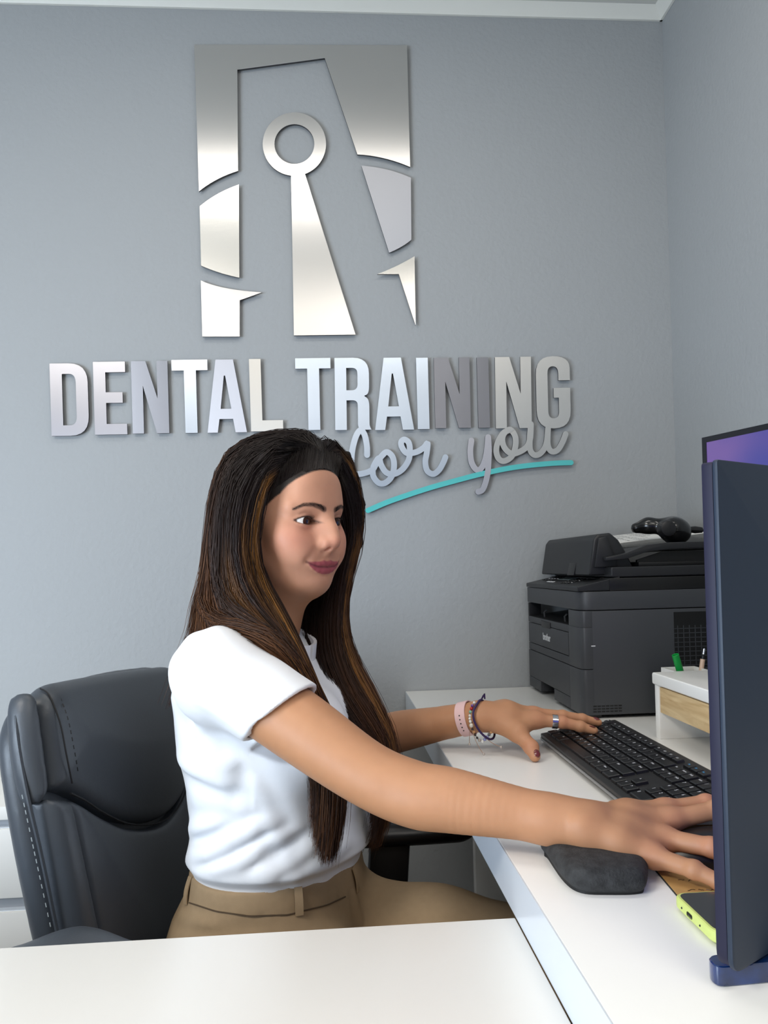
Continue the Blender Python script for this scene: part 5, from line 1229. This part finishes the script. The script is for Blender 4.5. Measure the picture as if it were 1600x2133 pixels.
# ------------------------------------------------------------------ what she wears on hands and wrists
def ringpts(c,ax,r1,r2,n,ref=(0,0,1),a0=0,a1=2*math.pi):
    ax=A_(ax,float); ax/=np.linalg.norm(ax); u=A_(ref,float); u-=ax*(u@ax); u/=np.linalg.norm(u); w=np.cross(ax,u)
    return [A_(c)+u*(r1*math.cos(a))+w*(r2*math.sin(a)) for a in np.linspace(a0,a1,n,endpoint=abs(a1-a0)<6.28)],u,w,ax
def strap(name,c,ax,r1,r2,wd,th,m,par,ref=(0,0,1),n=48,tiltv=None):
    pts,u,w,ax=ringpts(c,ax,r1,r2,n,ref); c=A_(c); g=G(); vs=[]
    for p in pts:
        d=(p-c)/np.linalg.norm(p-c)
        for a_,b_ in((-wd/2,0),(wd/2,0),(wd/2,th),(-wd/2,th)): vs.append(p+ax*a_+d*b_)
    fs=[(4*i+j,4*i+(j+1)%4,4*((i+1)%n)+(j+1)%4,4*((i+1)%n)+j) for i in range(n) for j in range(4)]
    return part(name,g.add(vs,fs),m,par,angle=40)
M_pink=mat('pink silicone',sr(232,196,196),.5); wa=(WL-EL)/np.linalg.norm(WL-EL)
wc=P(972,1500,Y=1.228); t0_=((wc-EL)@wa); wc=EL+wa*t0_
t=thing('watch_band','pale pink silicone watch band on the woman\'s far wrist','watch band',tuple(wc))
strap('band',wc,wa,.0262,.0268,.017,.0016,M_pink,t)
fr,u,w,ax=ringpts(wc,wa,.0279,.0285,40)
for k in (27,28.6,30.2,31.8):
    a=2*math.pi*k/40; p=wc+u*.0279*math.cos(a)+w*.0285*math.sin(a); d=(p-wc)/np.linalg.norm(p-wc)
part_h=[]
for k in range(5):
    a=math.radians(238+k*13); 
    p=wc+u*(.0280*math.cos(a))+w*(.0286*math.sin(a))
    if p[1]>wc[1]: a=-a; p=wc+u*(.0280*math.cos(a))+w*(.0286*math.sin(a))
    part('hole',G().lathe([(.0011,-.0006),(.0011,.0003)],p,(p-wc)/np.linalg.norm(p-wc),10),M_dark,t)
part('watch_case',G().lathe([(.006,-.001),(.014,0),(.014,.006),(.012,.008)],wc+u*.0265*0+w*0+A_([0,.0285,.0]),(0,1,.1),24),mat('watch case',sr(60,60,64),.3,.8),t)
# purple cord
M_purp=mat('purple cord',sr(48,28,80),.6)
pc_=EL+wa*(t0_+.020)
t=thing('purple_bracelet','purple cord bracelet on the woman\'s far wrist beside the beads','bracelet',tuple(pc_))
pts=cr(gd_((1003,1458,1.213),(993,1468,1.199),(986,1484,1.191),(988,1502,1.187),(997,1520,1.187),(1010,1534,1.190),(1022,1540,1.198),(1030,1532,1.215),(1028,1505,1.238),(1018,1475,1.236)),6,True); part('cord',G().tube(list(pts)+[pts[0]],.0018,8),M_purp,t)
tp=P(1003,1457,Y=1.215); part('knot',G().tube([tp,P(1007,1449,Y=1.213),P(1009,1445,Y=1.213),P(1010,1456,Y=1.213)],[.0013,.0015,.0015,.0013],7),M_purp,t)
# bead bracelet: drooping loop
beads=[(988,1464,'w'),(984,1470,'p'),(982,1476,'r'),(980,1483,'g'),(979,1491,'w'),(979,1497,'w'),(980,1503,'w'),(982,1511,'W'),(984,1519,'b'),(987,1525,'o'),(990,1531,'b'),(994,1537,'b'),(999,1542,'s'),(1005,1544,'w'),(1010,1540,'v'),(1015,1535,'v'),(1019,1530,'c'),(1023,1525,'o'),(1026,1519,'s'),(1022,1513,'w')]
bc=dict(w=sr(226,226,220),p=sr(110,70,150),r=sr(186,20,28),g=sr(130,186,168),W=sr(222,214,200),b=sr(40,30,26),o=sr(196,146,92),s=sr(170,160,150),v=sr(140,148,196),c=sr(90,90,92)); BM={k:mat('bead '+k,v,.2,coat=.6) for k,v in bc.items()}
b0=P(982,1500,Y=1.195); t=thing('bead_bracelet','string of small mixed beads hanging loose round the woman\'s far wrist','bracelet',tuple(b0)); bp3=[]
for i,(x,y,k) in enumerate(beads):
    yy=1.2035-.006*math.sin(i/len(beads)*math.pi)-(.004 if i>5 else 0); p=P(x,y,Y=yy); bp3.append(p); r=.0026 if k not in 'Wb' else (.0036 if k=='W' else .0020)
    part('bead',G().ball(p,r,seg=10),BM[k],t)
back,_,_,_=ringpts(WL+A_([-.012,0,0]),wa,.024,.025,9,a0=math.radians(20),a1=math.radians(140))
part('thread',G().tube(cr([bp3[-1]]+[A_([.246,1.235,.792]),A_([.236,1.246,.806]),A_([.232,1.238,.826])]+[bp3[0]],6)+cr(bp3,2),.0005,5),BM['b'],t)
M_bcord=mat('brown waxed cord',sr(150,120,100),.6)
for pth,nm in (([(984,1521,1.19),(990,1540,1.185),(1000,1560,1.175),(1008,1571,1.170)],0),([(1016,1541,1.188),(1028,1549,1.18),(1044,1556,1.172)],1),([(979,1518,1.19),(978,1535,1.188),(978,1550,1.186)],2)):
    p3=[P(*a[:2],Y=a[2]) for a in pth]
    for p in p3: p[2]=max(p[2],.7526)
    part('draw_cord',G().tube(cr(p3,5),.0005,5),M_bcord,t); e=p3[-1]; part('end_bead',G().ball(e,.0021,seg=10),BM['s'],t)
# ring
rc=mL[0]+(A_((.362,1.197,.797))-mL[0])*.72
t=thing('finger_ring','wide polished silver ring on the index finger of the woman\'s far hand','ring',tuple(rc))
strap('band',rc,A_((.362,1.197,.797))-mL[0],.0098,.0098,.0085,.0012,mat('polished silver',sr(214,214,220),.12,1),t)
